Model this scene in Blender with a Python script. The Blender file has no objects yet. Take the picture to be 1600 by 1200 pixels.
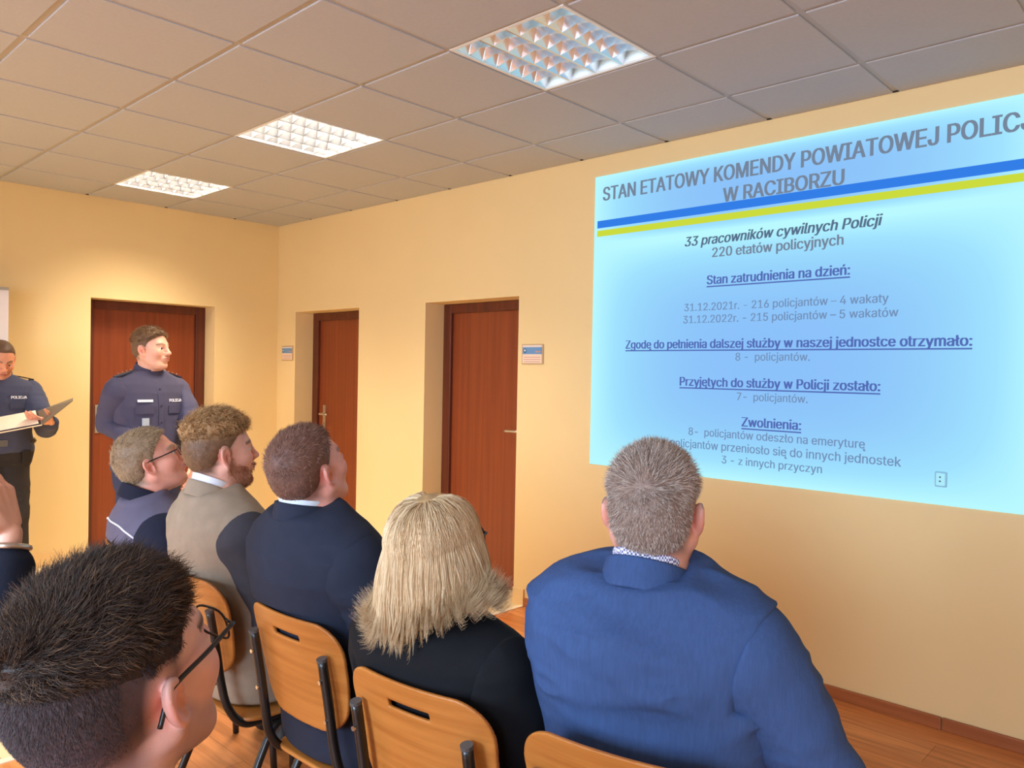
import bpy, math, random, os
import numpy as np
from mathutils import Matrix, Vector

rng = np.random.default_rng(11)
SC = bpy.context.scene
COL = SC.collection
PI = math.pi
A = np.array


def lin(r, g, b):
    f = lambda c: (c / 255.0 / 12.92) if c / 255.0 <= 0.04045 else ((c / 255.0 + 0.055) / 1.055) ** 2.4
    return (f(r), f(g), f(b))


# ------------------------------------------------------------------ camera
CAMX, CAMY, CAMZ = -3.7758, -6.5456, 1.52
yaw_, pit_, rol_ = 0.8146, -0.0148, 0.0191
_F = A([math.sin(yaw_) * math.cos(pit_), math.cos(yaw_) * math.cos(pit_), math.sin(pit_)])
_R0 = A([math.cos(yaw_), -math.sin(yaw_), 0.0])
_U0 = np.cross(_R0, _F)
_R = math.cos(rol_) * _R0 + math.sin(rol_) * _U0
_U = -math.sin(rol_) * _R0 + math.cos(rol_) * _U0
cam = bpy.data.cameras.new('camera')
cam.sensor_width = 36.0
cam.lens = 36.0 * 1225.1 / 1600.0
cam.clip_start = 0.05
camo = bpy.data.objects.new('camera', cam)
COL.objects.link(camo)
camo.matrix_world = Matrix(((_R[0], _U[0], -_F[0], CAMX), (_R[1], _U[1], -_F[1], CAMY),
                            (_R[2], _U[2], -_F[2], CAMZ), (0, 0, 0, 1)))
SC.camera = camo

# ------------------------------------------------------------------ view, world, light
SC.view_settings.view_transform = 'Standard'
SC.view_settings.look = 'None'
SC.view_settings.exposure = 0.0
SC.view_settings.gamma = 1.0
SC.view_settings.use_curve_mapping = False
SC.cycles.use_denoising = True
SC.cycles.max_bounces = 8
SC.cycles.diffuse_bounces = 5
SC.cycles.caustics_reflective = False
SC.cycles.caustics_refractive = False
W = bpy.data.worlds.new('world')
SC.world = W
W.use_nodes = True
W.node_tree.nodes['Background'].inputs[0].default_value = (0.75, 0.85, 1.0, 1)
W.node_tree.nodes['Background'].inputs[1].default_value = 0.15

LAMP_WARM = (1.0, 0.90, 0.74)
LAMP_POWER = 75.0
WINDOW_POWER = 112.0


def area_lamp(name, loc, rot, sx, sy, power, color, spread=180, parent=None):
    l = bpy.data.lights.new(name, 'AREA')
    l.shape = 'RECTANGLE'
    l.size, l.size_y = sx, sy
    l.energy = power
    l.color = color
    l.spread = math.radians(spread)
    o = bpy.data.objects.new(name, l)
    COL.objects.link(o)
    o.location, o.rotation_euler = loc, rot
    o.parent = parent
    return o


# daylight through the windows of the wall behind the audience
for wy in (-2.2, -5.0, -7.8):
    area_lamp('window_daylight', (-7.02, wy, 1.75), (0, -PI / 2 + 0.45, 0), 1.5, 1.6, WINDOW_POWER * (0.25 if wy > -3 else 1.6), (0.55, 0.75, 1.0), 140)
# the ceiling lights over the part of the room left of the frame
for ly in (-0.844, -2.644, -4.444, -6.2):
    area_lamp('ceiling_lamp', (-4.94, ly, 2.80), (0, 0, 0), 0.55, 0.55, LAMP_POWER * (0.55 if ly > -4 else 0.4), LAMP_WARM if ly > -4 else (0.86, 0.94, 1.0), 115)


# ------------------------------------------------------------------ materials
def mat(name, color, rough=0.6, metal=0.0, emis=None, estr=1.0, tint=False, var=0.0, vscale=(8, 8, 8), bump=0.0,
        bscale=200.0, bstretch=(1, 1, 1), spec=0.5, sheen=0.0, color2=None, sss=0.0):
    m = bpy.data.materials.new(name)
    m.use_nodes = True
    nt = m.node_tree
    N, L = nt.nodes, nt.links
    b = N['Principled BSDF']
    b.inputs['Base Color'].default_value = (*color, 1)
    b.inputs['Roughness'].default_value = rough
    b.inputs['Metallic'].default_value = metal
    b.inputs['Specular IOR Level'].default_value = spec
    if sheen:
        b.inputs['Sheen Weight'].default_value = sheen
    if sss:
        b.inputs['Subsurface Weight'].default_value = sss
        b.inputs['Subsurface Radius'].default_value = (0.8, 0.3, 0.15)
        b.inputs['Subsurface Scale'].default_value = 0.008
    if emis:
        b.inputs['Emission Color'].default_value = (*emis, 1)
        b.inputs['Emission Strength'].default_value = estr
    tc = N.new('ShaderNodeTexCoord')
    src = None
    if tint:
        at = N.new('ShaderNodeAttribute')
        at.attribute_name = 'tint'
        src = at.outputs['Color']
    if var > 0 or color2:
        mp = N.new('ShaderNodeMapping')
        mp.inputs['Scale'].default_value = vscale
        L.new(tc.outputs['Object'], mp.inputs[0])
        nz = N.new('ShaderNodeTexNoise')
        nz.inputs['Detail'].default_value = 5
        nz.inputs['Scale'].default_value = 1
        L.new(mp.outputs[0], nz.inputs['Vector'])
        if color2:
            rp = N.new('ShaderNodeValToRGB')
            rp.color_ramp.elements[0].position = 0.3
            rp.color_ramp.elements[1].position = 0.7
            rp.color_ramp.elements[0].color = (*color, 1)
            rp.color_ramp.elements[1].color = (*color2, 1)
            L.new(nz.outputs[0], rp.inputs[0])
            src = rp.outputs[0]
        else:
            hs = N.new('ShaderNodeHueSaturation')
            mr = N.new('ShaderNodeMapRange')
            mr.inputs[1].default_value, mr.inputs[2].default_value = 0.25, 0.75
            mr.inputs[3].default_value, mr.inputs[4].default_value = 1 - var, 1 + var
            L.new(nz.outputs[0], mr.inputs[0])
            L.new(mr.outputs[0], hs.inputs['Value'])
            if src:
                L.new(src, hs.inputs['Color'])
            else:
                hs.inputs['Color'].default_value = (*color, 1)
            src = hs.outputs[0]
    if src:
        L.new(src, b.inputs['Base Color'])
    if bump > 0:
        mp = N.new('ShaderNodeMapping')
        mp.inputs['Scale'].default_value = bstretch
        L.new(tc.outputs['Object'], mp.inputs[0])
        nz = N.new('ShaderNodeTexNoise')
        nz.inputs['Scale'].default_value = bscale
        nz.inputs['Detail'].default_value = 3
        L.new(mp.outputs[0], nz.inputs['Vector'])
        bp = N.new('ShaderNodeBump')
        bp.inputs['Strength'].default_value = bump
        bp.inputs['Distance'].default_value = 0.002
        L.new(nz.outputs[0], bp.inputs['Height'])
        L.new(bp.outputs[0], b.inputs['Normal'])
    return m


M = {}
M['wall'] = mat('yellow_paint', lin(233, 203, 146), 0.75, var=0.02, vscale=(1.5, 1.5, 1.5), bump=0.05, bscale=90)
M['ceiling'] = mat('ceiling_tile_board', lin(182, 181, 183), 0.9, var=0.03, vscale=(60, 60, 60), bump=0.25, bscale=260)
M['grid'] = mat('ceiling_grid_metal', lin(176, 168, 160), 0.5)
M['dark'] = mat('dark_gap', (0.02, 0.018, 0.015), 0.9)
M['door'] = mat('mahogany_door', lin(122, 53, 22), 0.42, color2=lin(142, 66, 30), vscale=(30, 30, 0.8), bump=0.04, bscale=40)
M['door_frame'] = mat('mahogany_frame', lin(82, 34, 18), 0.42, color2=lin(104, 46, 24), vscale=(30, 30, 1.2))
M['steel'] = mat('satin_steel', (0.62, 0.58, 0.52), 0.32, 1.0)
M['tile'] = None
M['black_metal'] = mat('black_steel_tube', (0.012, 0.011, 0.010), 0.32, 0.0, spec=0.6)
M['grey_cap'] = mat('grey_plastic_cap', (0.08, 0.08, 0.08), 0.5)
M['ply'] = mat('beech_plywood', lin(170, 102, 42), 0.38, color2=lin(192, 124, 58), vscale=(14, 2.0, 60), bump=0.02, bscale=60)
M['white'] = mat('white_plastic', (0.82, 0.82, 0.80), 0.4)
M['paper'] = mat('cream_paper', lin(246, 226, 200), 0.7)
M['lens'] = None


def emit_mat(name, col, strength=1.0):
    m = bpy.data.materials.new(name)
    m.use_nodes = True
    N, L = m.node_tree.nodes, m.node_tree.links
    N.clear()
    e = N.new('ShaderNodeEmission')
    e.inputs[0].default_value = (*col, 1)
    e.inputs[1].default_value = strength
    o = N.new('ShaderNodeOutputMaterial')
    L.new(e.outputs[0], o.inputs[0])
    return m


def plank_mat():
    m = bpy.data.materials.new('wood_laminate')
    m.use_nodes = True
    N, L = m.node_tree.nodes, m.node_tree.links
    b = N['Principled BSDF']
    tc = N.new('ShaderNodeTexCoord')
    mp = N.new('ShaderNodeMapping')
    mp.inputs['Rotation'].default_value = (0, 0, PI / 2)
    L.new(tc.outputs['Object'], mp.inputs[0])
    br = N.new('ShaderNodeTexBrick')
    br.inputs['Scale'].default_value = 1
    br.inputs['Brick Width'].default_value = 1.25
    br.inputs['Row Height'].default_value = 0.19
    br.inputs['Mortar Size'].default_value = 0.0012
    br.inputs['Color1'].default_value = (*lin(196, 118, 62), 1)
    br.inputs['Color2'].default_value = (*lin(214, 138, 80), 1)
    br.inputs['Mortar'].default_value = (*lin(120, 66, 34), 1)
    L.new(mp.outputs[0], br.inputs['Vector'])
    mp2 = N.new('ShaderNodeMapping')
    mp2.inputs['Scale'].default_value = (28, 1.6, 1)
    L.new(tc.outputs['Object'], mp2.inputs[0])
    nz = N.new('ShaderNodeTexNoise')
    nz.inputs['Scale'].default_value = 1.2
    nz.inputs['Detail'].default_value = 6
    nz.inputs['Distortion'].default_value = 0.6
    L.new(mp2.outputs[0], nz.inputs['Vector'])
    rp = N.new('ShaderNodeValToRGB')
    rp.color_ramp.elements[0].position = 0.32
    rp.color_ramp.elements[0].color = (0.62, 0.56, 0.50, 1)
    rp.color_ramp.elements[1].position = 0.62
    rp.color_ramp.elements[1].color = (1.05, 1.05, 1.05, 1)
    L.new(nz.outputs[0], rp.inputs[0])
    mx = N.new('ShaderNodeMix')
    mx.data_type = 'RGBA'
    mx.blend_type = 'MULTIPLY'
    mx.inputs[0].default_value = 0.9
    L.new(br.outputs['Color'], mx.inputs[6])
    L.new(rp.outputs[0], mx.inputs[7])
    L.new(mx.outputs[2], b.inputs['Base Color'])
    b.inputs['Roughness'].default_value = 0.33
    return m


def tile_mat(name, c, vert=False):
    m = bpy.data.materials.new(name)
    m.use_nodes = True
    N, L = m.node_tree.nodes, m.node_tree.links
    b = N['Principled BSDF']
    tc = N.new('ShaderNodeTexCoord')
    mp = N.new('ShaderNodeMapping')
    mp.inputs['Location'].default_value = (1.94 + 3.3, 3.14 + 3.3, 0)
    L.new(tc.outputs['Object'], mp.inputs[0])
    br = N.new('ShaderNodeTexBrick')
    br.offset = 0
    br.inputs['Scale'].default_value = 1
    br.inputs['Brick Width'].default_value = 0.33
    br.inputs['Row Height'].default_value = 0.33
    br.inputs['Mortar Size'].default_value = 0.002
    br.inputs['Color1'].default_value = (*c, 1)
    br.inputs['Color2'].default_value = (c[0] * 0.96, c[1] * 0.95, c[2] * 0.93, 1)
    br.inputs['Mortar'].default_value = (c[0] * 0.55, c[1] * 0.5, c[2] * 0.42, 1)
    L.new(mp.outputs[0], br.inputs['Vector'])
    L.new(br.outputs['Color'], b.inputs['Base Color'])
    b.inputs['Roughness'].default_value = 0.25
    return m


M['floor_wood'] = plank_mat()
M['floor_tile'] = tile_mat('cream_floor_tile', lin(238, 214, 168))
M['skirt_tile'] = mat('cream_skirting_tile', lin(232, 196, 140), 0.3, var=0.04, vscale=(3, 3, 3))
M['skirt_wood'] = mat('wood_skirting', lin(150, 84, 46), 0.4, color2=lin(174, 104, 60), vscale=(6, 1.5, 40))


def lens_mat():
    m = bpy.data.materials.new('spectacle_lens')
    m.use_nodes = True
    N, L = m.node_tree.nodes, m.node_tree.links
    N.clear()
    t = N.new('ShaderNodeBsdfTransparent')
    g = N.new('ShaderNodeBsdfGlossy')
    g.inputs['Roughness'].default_value = 0.03
    x = N.new('ShaderNodeMixShader')
    o = N.new('ShaderNodeOutputMaterial')
    x.inputs[0].default_value = 0.07
    L.new(t.outputs[0], x.inputs[1])
    L.new(g.outputs[0], x.inputs[2])
    L.new(x.outputs[0], o.inputs[0])
    return m


M['lens'] = lens_mat()


# ------------------------------------------------------------------ object helpers
def link(o, parent=None):
    COL.objects.link(o)
    if parent is not None:
        o.parent = parent
    return o


def mesh_obj(name, V, F, m, parent=None, smooth=False, tint=None):
    """V: n x 3 array, F: list of faces or k x 3/4 int array."""
    V = np.asarray(V, dtype=np.float32).reshape(-1, 3)
    me = bpy.data.meshes.new(name)
    if isinstance(F, np.ndarray):
        k = F.shape[1]
        me.vertices.add(len(V))
        me.vertices.foreach_set('co', V.ravel())
        me.loops.add(F.size)
        me.loops.foreach_set('vertex_index', F.astype(np.int32).ravel())
        me.polygons.add(len(F))
        me.polygons.foreach_set('loop_start', (np.arange(len(F)) * k).astype(np.int32))
        me.polygons.foreach_set('loop_total', np.full(len(F), k, dtype=np.int32))
        me.update(calc_edges=True)
    else:
        me.from_pydata([tuple(map(float, v)) for v in V], [], F)
        me.update()
    if smooth:
        me.polygons.foreach_set('use_smooth', np.ones(len(me.polygons), dtype=bool))
    if tint is not None:
        at = me.attributes.new('tint', 'FLOAT_COLOR', 'POINT')
        c = np.ones((len(V), 4), dtype=np.float32)
        c[:, :3] = tint
        at.data.foreach_set('color', c.ravel())
    me.materials.append(m)
    return link(bpy.data.objects.new(name, me), parent)


class MB:
    """collects boxes, tubes and quads for one mesh"""

    def __init__(self):
        self.v, self.f = [], []

    def add(self, V, F):
        n = len(self.v)
        self.v += [tuple(map(float, p)) for p in V]
        self.f += [tuple(i + n for i in f) for f in F]
        return self

    def box(self, lo, hi):
        (a, b, c), (d, e, f) = lo, hi
        a, d = min(a, d), max(a, d)
        b, e = min(b, e), max(b, e)
        c, f = min(c, f), max(c, f)
        V = [(a, b, c), (d, b, c), (d, e, c), (a, e, c), (a, b, f), (d, b, f), (d, e, f), (a, e, f)]
        return self.add(V, [(0, 3, 2, 1), (4, 5, 6, 7), (0, 1, 5, 4), (1, 2, 6, 5), (2, 3, 7, 6), (3, 0, 4, 7)])

    def tube(self, pts, r, n=10, cap=True):
        P = np.asarray(pts, float)
        r = np.broadcast_to(np.asarray(r, float), (len(P),))
        T = np.gradient(P, axis=0)
        T /= np.linalg.norm(T, axis=1)[:, None] + 1e-12
        up = A([0, 0, 1.0]) if abs(T[0][2]) < 0.9 else A([1.0, 0, 0])
        V, F = [], []
        u = np.cross(T[0], up)
        for i in range(len(P)):
            u = u - T[i] * (u @ T[i])
            u /= np.linalg.norm(u)
            w = np.cross(T[i], u)
            for k in range(n):
                a = 2 * PI * k / n
                V.append(P[i] + r[i] * (math.cos(a) * u + math.sin(a) * w))
        for i in range(len(P) - 1):
            for k in range(n):
                k2 = (k + 1) % n
                F.append((i * n + k, i * n + k2, (i + 1) * n + k2, (i + 1) * n + k))
        if cap:
            F.append(tuple(range(n - 1, -1, -1)))
            F.append(tuple((len(P) - 1) * n + k for k in range(n)))
        return self.add(V, F)

    def build(self, name, m, parent=None, smooth=False, bevel=0.0):
        o = mesh_obj(name, self.v, self.f, m, parent, smooth)
        if bevel:
            b = o.modifiers.new('bevel', 'BEVEL')
            b.width = bevel
            b.segments = 2
        return o


def bend(pts, n=6):
    """smooth polyline by Catmull-Rom"""
    P = np.asarray(pts, float)
    Q = np.vstack([2 * P[0] - P[1], P, 2 * P[-1] - P[-2]])
    out = []
    for i in range(1, len(Q) - 2):
        for t in np.linspace(0, 1, n, endpoint=False):
            a, b, c, d = Q[i - 1:i + 3]
            out.append(0.5 * ((2 * b) + (c - a) * t + (2 * a - 5 * b + 4 * c - d) * t * t + (3 * b - a - 3 * c + d) * t ** 3))
    out.append(P[-1])
    return np.array(out)


def thing(name, label, cat, loc=(0, 0, 0), rotz=0.0, group=None):
    o = bpy.data.objects.new(name, None)
    COL.objects.link(o)
    o.location = loc
    o.rotation_euler = (0, 0, rotz)
    o['label'], o['category'] = label, cat
    if group:
        o['group'] = group
    return o


def tag(o, label, cat, group=None):
    o['label'], o['category'] = label, cat
    if group:
        o['group'] = group
    return o


def struct(o):
    o['kind'] = 'structure'
    return o


def copy_tree(o, parent=None):
    c = o.copy()
    COL.objects.link(c)
    c.parent = parent
    for ch in list(o.children):
        copy_tree(ch, c)
    return c


# ------------------------------------------------------------------ room shell
CEIL = 2.8275
GA, GB = 0.4403, 0.5439          # width of the cut ceiling tiles along the walls
XL, YF = -7.2, -10.0
DEP = 0.21                        # depth of the door recesses
DOORS_R = [(-1.262, -0.306, 2.022), (-3.033, -2.091, 2.022)]   # y0, y1, top on the right wall
DOOR_B = (-1.601, -0.602, 2.038)                               # x0, x1, top on the back wall

b = MB()
ys = [YF]
for y0, y1, _ in reversed(DOORS_R):
    ys += [y0, y1]
ys.append(0.25)
T = 0.25
for k in range(0, len(ys), 2):
    b.box((0, ys[k], 0), (T, ys[k + 1], 3.0))
for y0, y1, top in DOORS_R:
    b.box((0, y0, top), (T, y1, 3.0))
struct(b.build('wall_right', M['wall']))
b = MB()
b.box((XL, 0, 0), (DOOR_B[0], T, 3.0)).box((DOOR_B[1], 0, 0), (0, T, 3.0)).box((DOOR_B[0], 0, DOOR_B[2]), (DOOR_B[1], T, 3.0))
struct(b.build('wall_back', M['wall']))
struct(MB().box((XL, YF - T, 0), (T, YF, 3.0)).build('wall_front', M['wall']))
b = MB()
wy = [(-2.95, -1.45), (-5.75, -4.25), (-8.55, -7.05)]
e = YF
for y0, y1 in reversed(wy):
    b.box((XL - T, e, 0), (XL, y0, 3.0)).box((XL - T, y0, 0), (XL, y1, 0.95)).box((XL - T, y0, 2.55), (XL, y1, 3.0))
    e = y1
b.box((XL - T, e, 0), (XL, T, 3.0))
struct(b.build('wall_left', M['wall']))
for k, (y0, y1) in enumerate(wy):
    f = MB()
    for (p0, p1) in (((y0, 0.95), (y1, 1.01)), ((y0, 2.49), (y1, 2.55)), ((y0, 1.01), (y0 + 0.06, 2.49)),
                     ((y1 - 0.06, 1.01), (y1, 2.49)), (((y0 + y1) / 2 - 0.04, 1.01), ((y0 + y1) / 2 + 0.04, 2.49))):
        f.box((XL - 0.12, p0[0], p0[1]), (XL - 0.05, p1[0], p1[1]))
    struct(f.build('window_%d' % (k + 1), M['white']))

FB = -3.12      # line between tiles and laminate
struct(MB().box((XL, YF, -0.05), (0, FB, 0)).build('floor', M['floor_wood']))
struct(MB().box((XL, FB, -0.05), (DEP + 0.04, DEP + 0.04, 0)).build('floor_tiles', M['floor_tile']))
struct(MB().box((XL, FB - 0.018, 0), (-0.002, FB + 0.018, 0.004)).build('trim_1', mat('threshold_strip', lin(236, 220, 190), 0.35)))

# ceiling boards and grid
xs = [0.0] + [-(GA + 0.6 * i) for i in range(0, 12)]
yy = [0.0] + [-(GB + 0.6 * i) for i in range(0, 17)]
LIGHT_I = 2            # column (between grid lines 2 and 3)
LIGHT_J = (1, 4, 7)
boards = MB()
for i in range(len(xs) - 1):
    for j in range(len(yy) - 1):
        if i == LIGHT_I and j in LIGHT_J:
            continue
        x1, x0, y1, y0 = xs[i], max(xs[i + 1], XL), yy[j], max(yy[j + 1], YF)
        if x1 <= XL or y1 <= YF:
            continue
        g = 0.0125
        ix1 = x1 - (0.002 if i == 0 else g)
        iy1 = y1 - (0.002 if j == 0 else g)
        boards.box((x0 + g, y0 + g, CEIL - 0.007), (ix1, iy1, CEIL + 0.012))
struct(boards.build('ceiling', M['ceiling'], bevel=0.003))
g = MB()
for x in xs[1:]:
    if x > XL:
        g.box((x - 0.012, YF, CEIL - 0.001), (x + 0.012, -0.012, CEIL + 0.03))
for y in yy[1:]:
    if y > YF:
        g.box((XL, y - 0.012, CEIL - 0.0015), (-0.012, y + 0.012, CEIL + 0.0295))
struct(g.build('ceiling_grid', M['grid']))
g = MB()
for x in xs[1:]:
    if x > XL:
        g.box((x - 0.014, -0.013, CEIL - 0.006), (x + 0.014, -0.0005, CEIL))
for y in yy[1:]:
    if y > YF:
        g.box((-0.013, y - 0.014, CEIL - 0.006), (-0.0005, y + 0.014, CEIL))
struct(g.build('ceiling_gap', M['dark']))

# skirting
g = MB()
sk, sh = 0.012, 0.105
for x0, x1 in ((XL, DOOR_B[0]), (DOOR_B[1], -0.0)):
    x = x1
    g.box((x0, -sk, 0), (x1, -0.0005, sh))
g.box((DOOR_B[0], -sk, 0), (DOOR_B[0] + 0.01, DEP, sh)).box((DOOR_B[1] - 0.01, -sk, 0), (DOOR_B[1], DEP, sh))
struct(g.build('baseboard_back', M['skirt_tile'], bevel=0.002))
g = MB()
for y0, y1 in ((-0.306, -0.012), (-2.091, -1.262), (-3.131, -3.033)):
    n = max(1, round((y1 - y0) / 0.3))
    for k in range(n):
        g.box((-sk, y0 + (y1 - y0) * k / n + 0.001, 0), (-0.0005, y0 + (y1 - y0) * (k + 1) / n - 0.001, sh + 0.004))
for y in (-0.306, -2.091):
    g.box((0, y - 0.01, 0), (DEP, y - 0.0005, sh))
for y in (-1.262, -3.033):
    g.box((0, y + 0.0005, 0), (DEP, y + 0.01, sh))
struct(g.build('baseboard_right', M['skirt_tile'], bevel=0.002))
g = MB()
for y0, y1 in ((-5.599, -3.135), (-8.1, -5.602), (YF, -8.103)):
    g.box((-0.016, y0, 0), (-0.0005, y1, 0.056))
struct(g.build('trim_2', M['skirt_wood'], bevel=0.004))


# ------------------------------------------------------------------ doors
def door(name, frame_m, axis, a0, a1, top, handle_at, lever_dir):
    """axis 'x': on the right wall, opening along y; 'y': on the back wall, opening along x"""

    def P(a, dep, z):
        return (dep, a, z) if axis == 'x' else (a, dep, z)

    fw, ft, d0 = 0.085, 0.07, DEP - 0.03
    root = bpy.data.objects.new(name, None)
    COL.objects.link(root)
    struct(root)
    f = MB()
    for lo, hi in (((a0, 0), (a0 + fw, top)), ((a1 - fw, 0), (a1, top)), ((a0 + fw, top - ft), (a1 - fw, top))):
        f.box(P(lo[0], d0, lo[1]), P(hi[0], d0 + 0.09, hi[1]))
    f.build('door_frame', M['door_frame'], root, bevel=0.006)
    f = MB().box(P(a0 + fw - 0.004, d0 + 0.025, 0.006), P(a1 - fw + 0.004, d0 + 0.06, top - ft + 0.004))
    leaf = f.build('door_leaf', M['door'], root)
    hs = handle_at
    f = MB()
    f.box(P(hs - 0.02, d0 + 0.016, 0.97), P(hs + 0.02, d0 + 0.026, 1.195))
    f.build('handle_plate', M['steel'], root, bevel=0.003)
    f = MB()
    f.tube([P(hs, d0 + 0.02, 1.115), P(hs, d0 - 0.03, 1.115)], 0.01, 10)
    f.tube(bend([P(hs, d0 - 0.03, 1.115), P(hs + 0.02 * lever_dir, d0 - 0.037, 1.115), P(hs + 0.12 * lever_dir, d0 - 0.036, 1.113)]), 0.009, 10)
    f.build('door_handle', M['steel'], root, smooth=True)
    f = MB().tube([P(hs, d0 + 0.014, 1.03), P(hs, d0 + 0.008, 1.03)], 0.009, 10)
    f.build('lock_cylinder', M['steel'], root)
    return root


door('door_1', None, 'x', DOORS_R[0][0], DOORS_R[0][1], DOORS_R[0][2], -0.48, -1)
door('door_2', None, 'x', DOORS_R[1][0], DOORS_R[1][1], DOORS_R[1][2], -2.905, 1)
door('door_3', None, 'y', DOOR_B[0], DOOR_B[1], DOOR_B[2], -1.478, 1)


# ------------------------------------------------------------------ lettering
def load_font():
    try:
        return bpy.data.fonts.load(os.path.join(bpy.utils.system_resource('DATAFILES'), 'fonts', 'Inter.woff2'))
    except Exception:
        return None


FONT = load_font()
OGONEK = A([(0.30, 0.0), (0.26, -0.05), (0.25, -0.10), (0.28, -0.15), (0.34, -0.16), (0.39, -0.145), (0.39, -0.10), (0.345, -0.105), (0.325, -0.09), (0.335, -0.05), (0.37, 0.0)])


def glyph_outlines(body):
    """list of closed polylines (n x 2) for a line of text at size 1, nonzero winding"""
    plain = body.replace('ę', 'e').replace('ą', 'a')
    cu = bpy.data.curves.new('line', 'FONT')
    if FONT:
        cu.font = FONT
    cu.body = plain
    o = bpy.data.objects.new('line', cu)
    COL.objects.link(o)
    dg = bpy.context.evaluated_depsgraph_get()
    out = []

    def grab(c):
        for s in c.splines:
            pts = []
            if s.type == 'BEZIER':
                n = len(s.bezier_points)
                for i in range(n):
                    p, q = s.bezier_points[i], s.bezier_points[(i + 1) % n]
                    a, b_, c_, d = (A(v[:2]) for v in (p.co, p.handle_right, q.handle_left, q.co))
                    for t in np.linspace(0, 1, 7)[:-1]:
                        pts.append(a * (1 - t) ** 3 + 3 * b_ * t * (1 - t) ** 2 + 3 * c_ * t * t * (1 - t) + d * t ** 3)
            else:
                pts = [A(p.co[:2]) for p in s.points]
            out.append(np.array(pts))

    grab(o.to_curve(dg))
    o.to_curve_clear()
    for k, ch in enumerate(body):
        if ch in 'ęą':
            # advance of the text before this letter
            cu.body = plain[:k] + '|'
            bpy.context.view_layer.update()
            c = o.evaluated_get(bpy.context.evaluated_depsgraph_get()).to_curve(bpy.context.evaluated_depsgraph_get())
            xs_ = [p.co[0] for p in c.splines[-1].bezier_points] or [p.co[0] for p in c.splines[-1].points]
            x0 = min(xs_) - 0.09
            og = OGONEK.copy()
            og[:, 0] += x0 + (0.03 if ch == 'ę' else 0.17)
            out.append(og)
    bpy.data.objects.remove(o)
    return out


def text_mesh(body, bold=0.0, shear=0.0, slabs=46):
    """filled lettering as quads in the plane: returns V (n x 2, starting at x = 0), F"""
    L = glyph_outlines(body)
    E = []
    for p in L:
        q = np.roll(p, -1, axis=0)
        E.append(np.hstack([p, q]))
    E = np.vstack(E)
    y0, y1 = E[:, 1].min(), E[:, 1].max()
    lev = np.linspace(y0, y1, int(slabs * (y1 - y0)) + 2)
    V, F = [], []
    for s in range(len(lev) - 1):
        a, c = lev[s], lev[s + 1]
        mid = 0.5 * (a + c)
        up = (E[:, 1] <= mid) & (E[:, 3] > mid)
        dn = (E[:, 1] > mid) & (E[:, 3] <= mid)
        sel = np.where(up | dn)[0]
        if not len(sel):
            continue
        e = E[sel]
        sl = (e[:, 2] - e[:, 0]) / (e[:, 3] - e[:, 1])
        sl = np.clip(sl, -3, 3)
        xm = e[:, 0] + (mid - e[:, 1]) * (e[:, 2] - e[:, 0]) / (e[:, 3] - e[:, 1])
        wd = np.where(up[sel], 1, -1)
        o = np.argsort(xm)
        w = 0
        for k in o:
            if w == 0:
                st = k
            w += wd[k]
            if w == 0:
                h = (c - a) / 2
                n = len(V)
                V += [(xm[st] - sl[st] * h - bold, a), (xm[k] - sl[k] * h + bold, a), (xm[k] + sl[k] * h + bold, c), (xm[st] + sl[st] * h - bold, c)]
                F.append((n, n + 1, n + 2, n + 3))
    V = A(V)
    V[:, 0] += shear * V[:, 1]
    V[:, 0] -= V[:, 0].min()
    return V, np.array(F)


# ------------------------------------------------------------------ the projected slide
SY0, SY1, SZ0, SZ1 = -5.925, -3.645, 0.977, 2.702
SCY, SCZ = (SY0 + SY1) / 2, (SZ0 + SZ1) / 2


def slide_mat():
    m = bpy.data.materials.new('projected_light')
    m.use_nodes = True
    N, L = m.node_tree.nodes, m.node_tree.links
    N.clear()
    tc = N.new('ShaderNodeTexCoord')
    sx = N.new('ShaderNodeSeparateXYZ')
    L.new(tc.outputs['Object'], sx.inputs[0])

    def mth(op, a, b_=None):
        n = N.new('ShaderNodeMath')
        n.operation = op
        for k, v in enumerate((a, b_)):
            if v is None:
                continue
            if isinstance(v, (int, float)):
                n.inputs[k].default_value = v
            else:
                L.new(v, n.inputs[k])
        return n.outputs[0]

    ay = mth('DIVIDE', mth('ABSOLUTE', sx.outputs['Y']), (SY1 - SY0) / 2)
    z = sx.outputs['Z']
    # title band above, text field below: both are deeper blue in the middle
    az1 = mth('DIVIDE', mth('ABSOLUTE', mth('SUBTRACT', z, 0.66)), 0.2025)
    az2 = mth('DIVIDE', mth('ABSOLUTE', mth('SUBTRACT', z, -0.215)), 0.648)
    az = mth('MINIMUM', az1, az2)
    e = mth('SUBTRACT', 1.0, mth('MULTIPLY', mth('SUBTRACT', 1.0, mth('POWER', ay, 3.0)), mth('SUBTRACT', 1.0, mth('POWER', az, 3.0))))
    rp = N.new('ShaderNodeValToRGB')
    cr = rp.color_ramp
    cr.elements[0].position = 0.0
    cr.elements[0].color = (*lin(140, 194, 250), 1)
    cr.elements[1].position = 1.0
    cr.elements[1].color = (*lin(186, 250, 255), 1)
    k = cr.elements.new(0.62)
    k.color = (*lin(160, 226, 255), 1)
    L.new(e, rp.inputs[0])
    em = N.new('ShaderNodeEmission')
    em.inputs[1].default_value = 1.0
    L.new(rp.outputs[0], em.inputs[0])
    o = N.new('ShaderNodeOutputMaterial')
    L.new(em.outputs[0], o.inputs[0])
    return m


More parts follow.
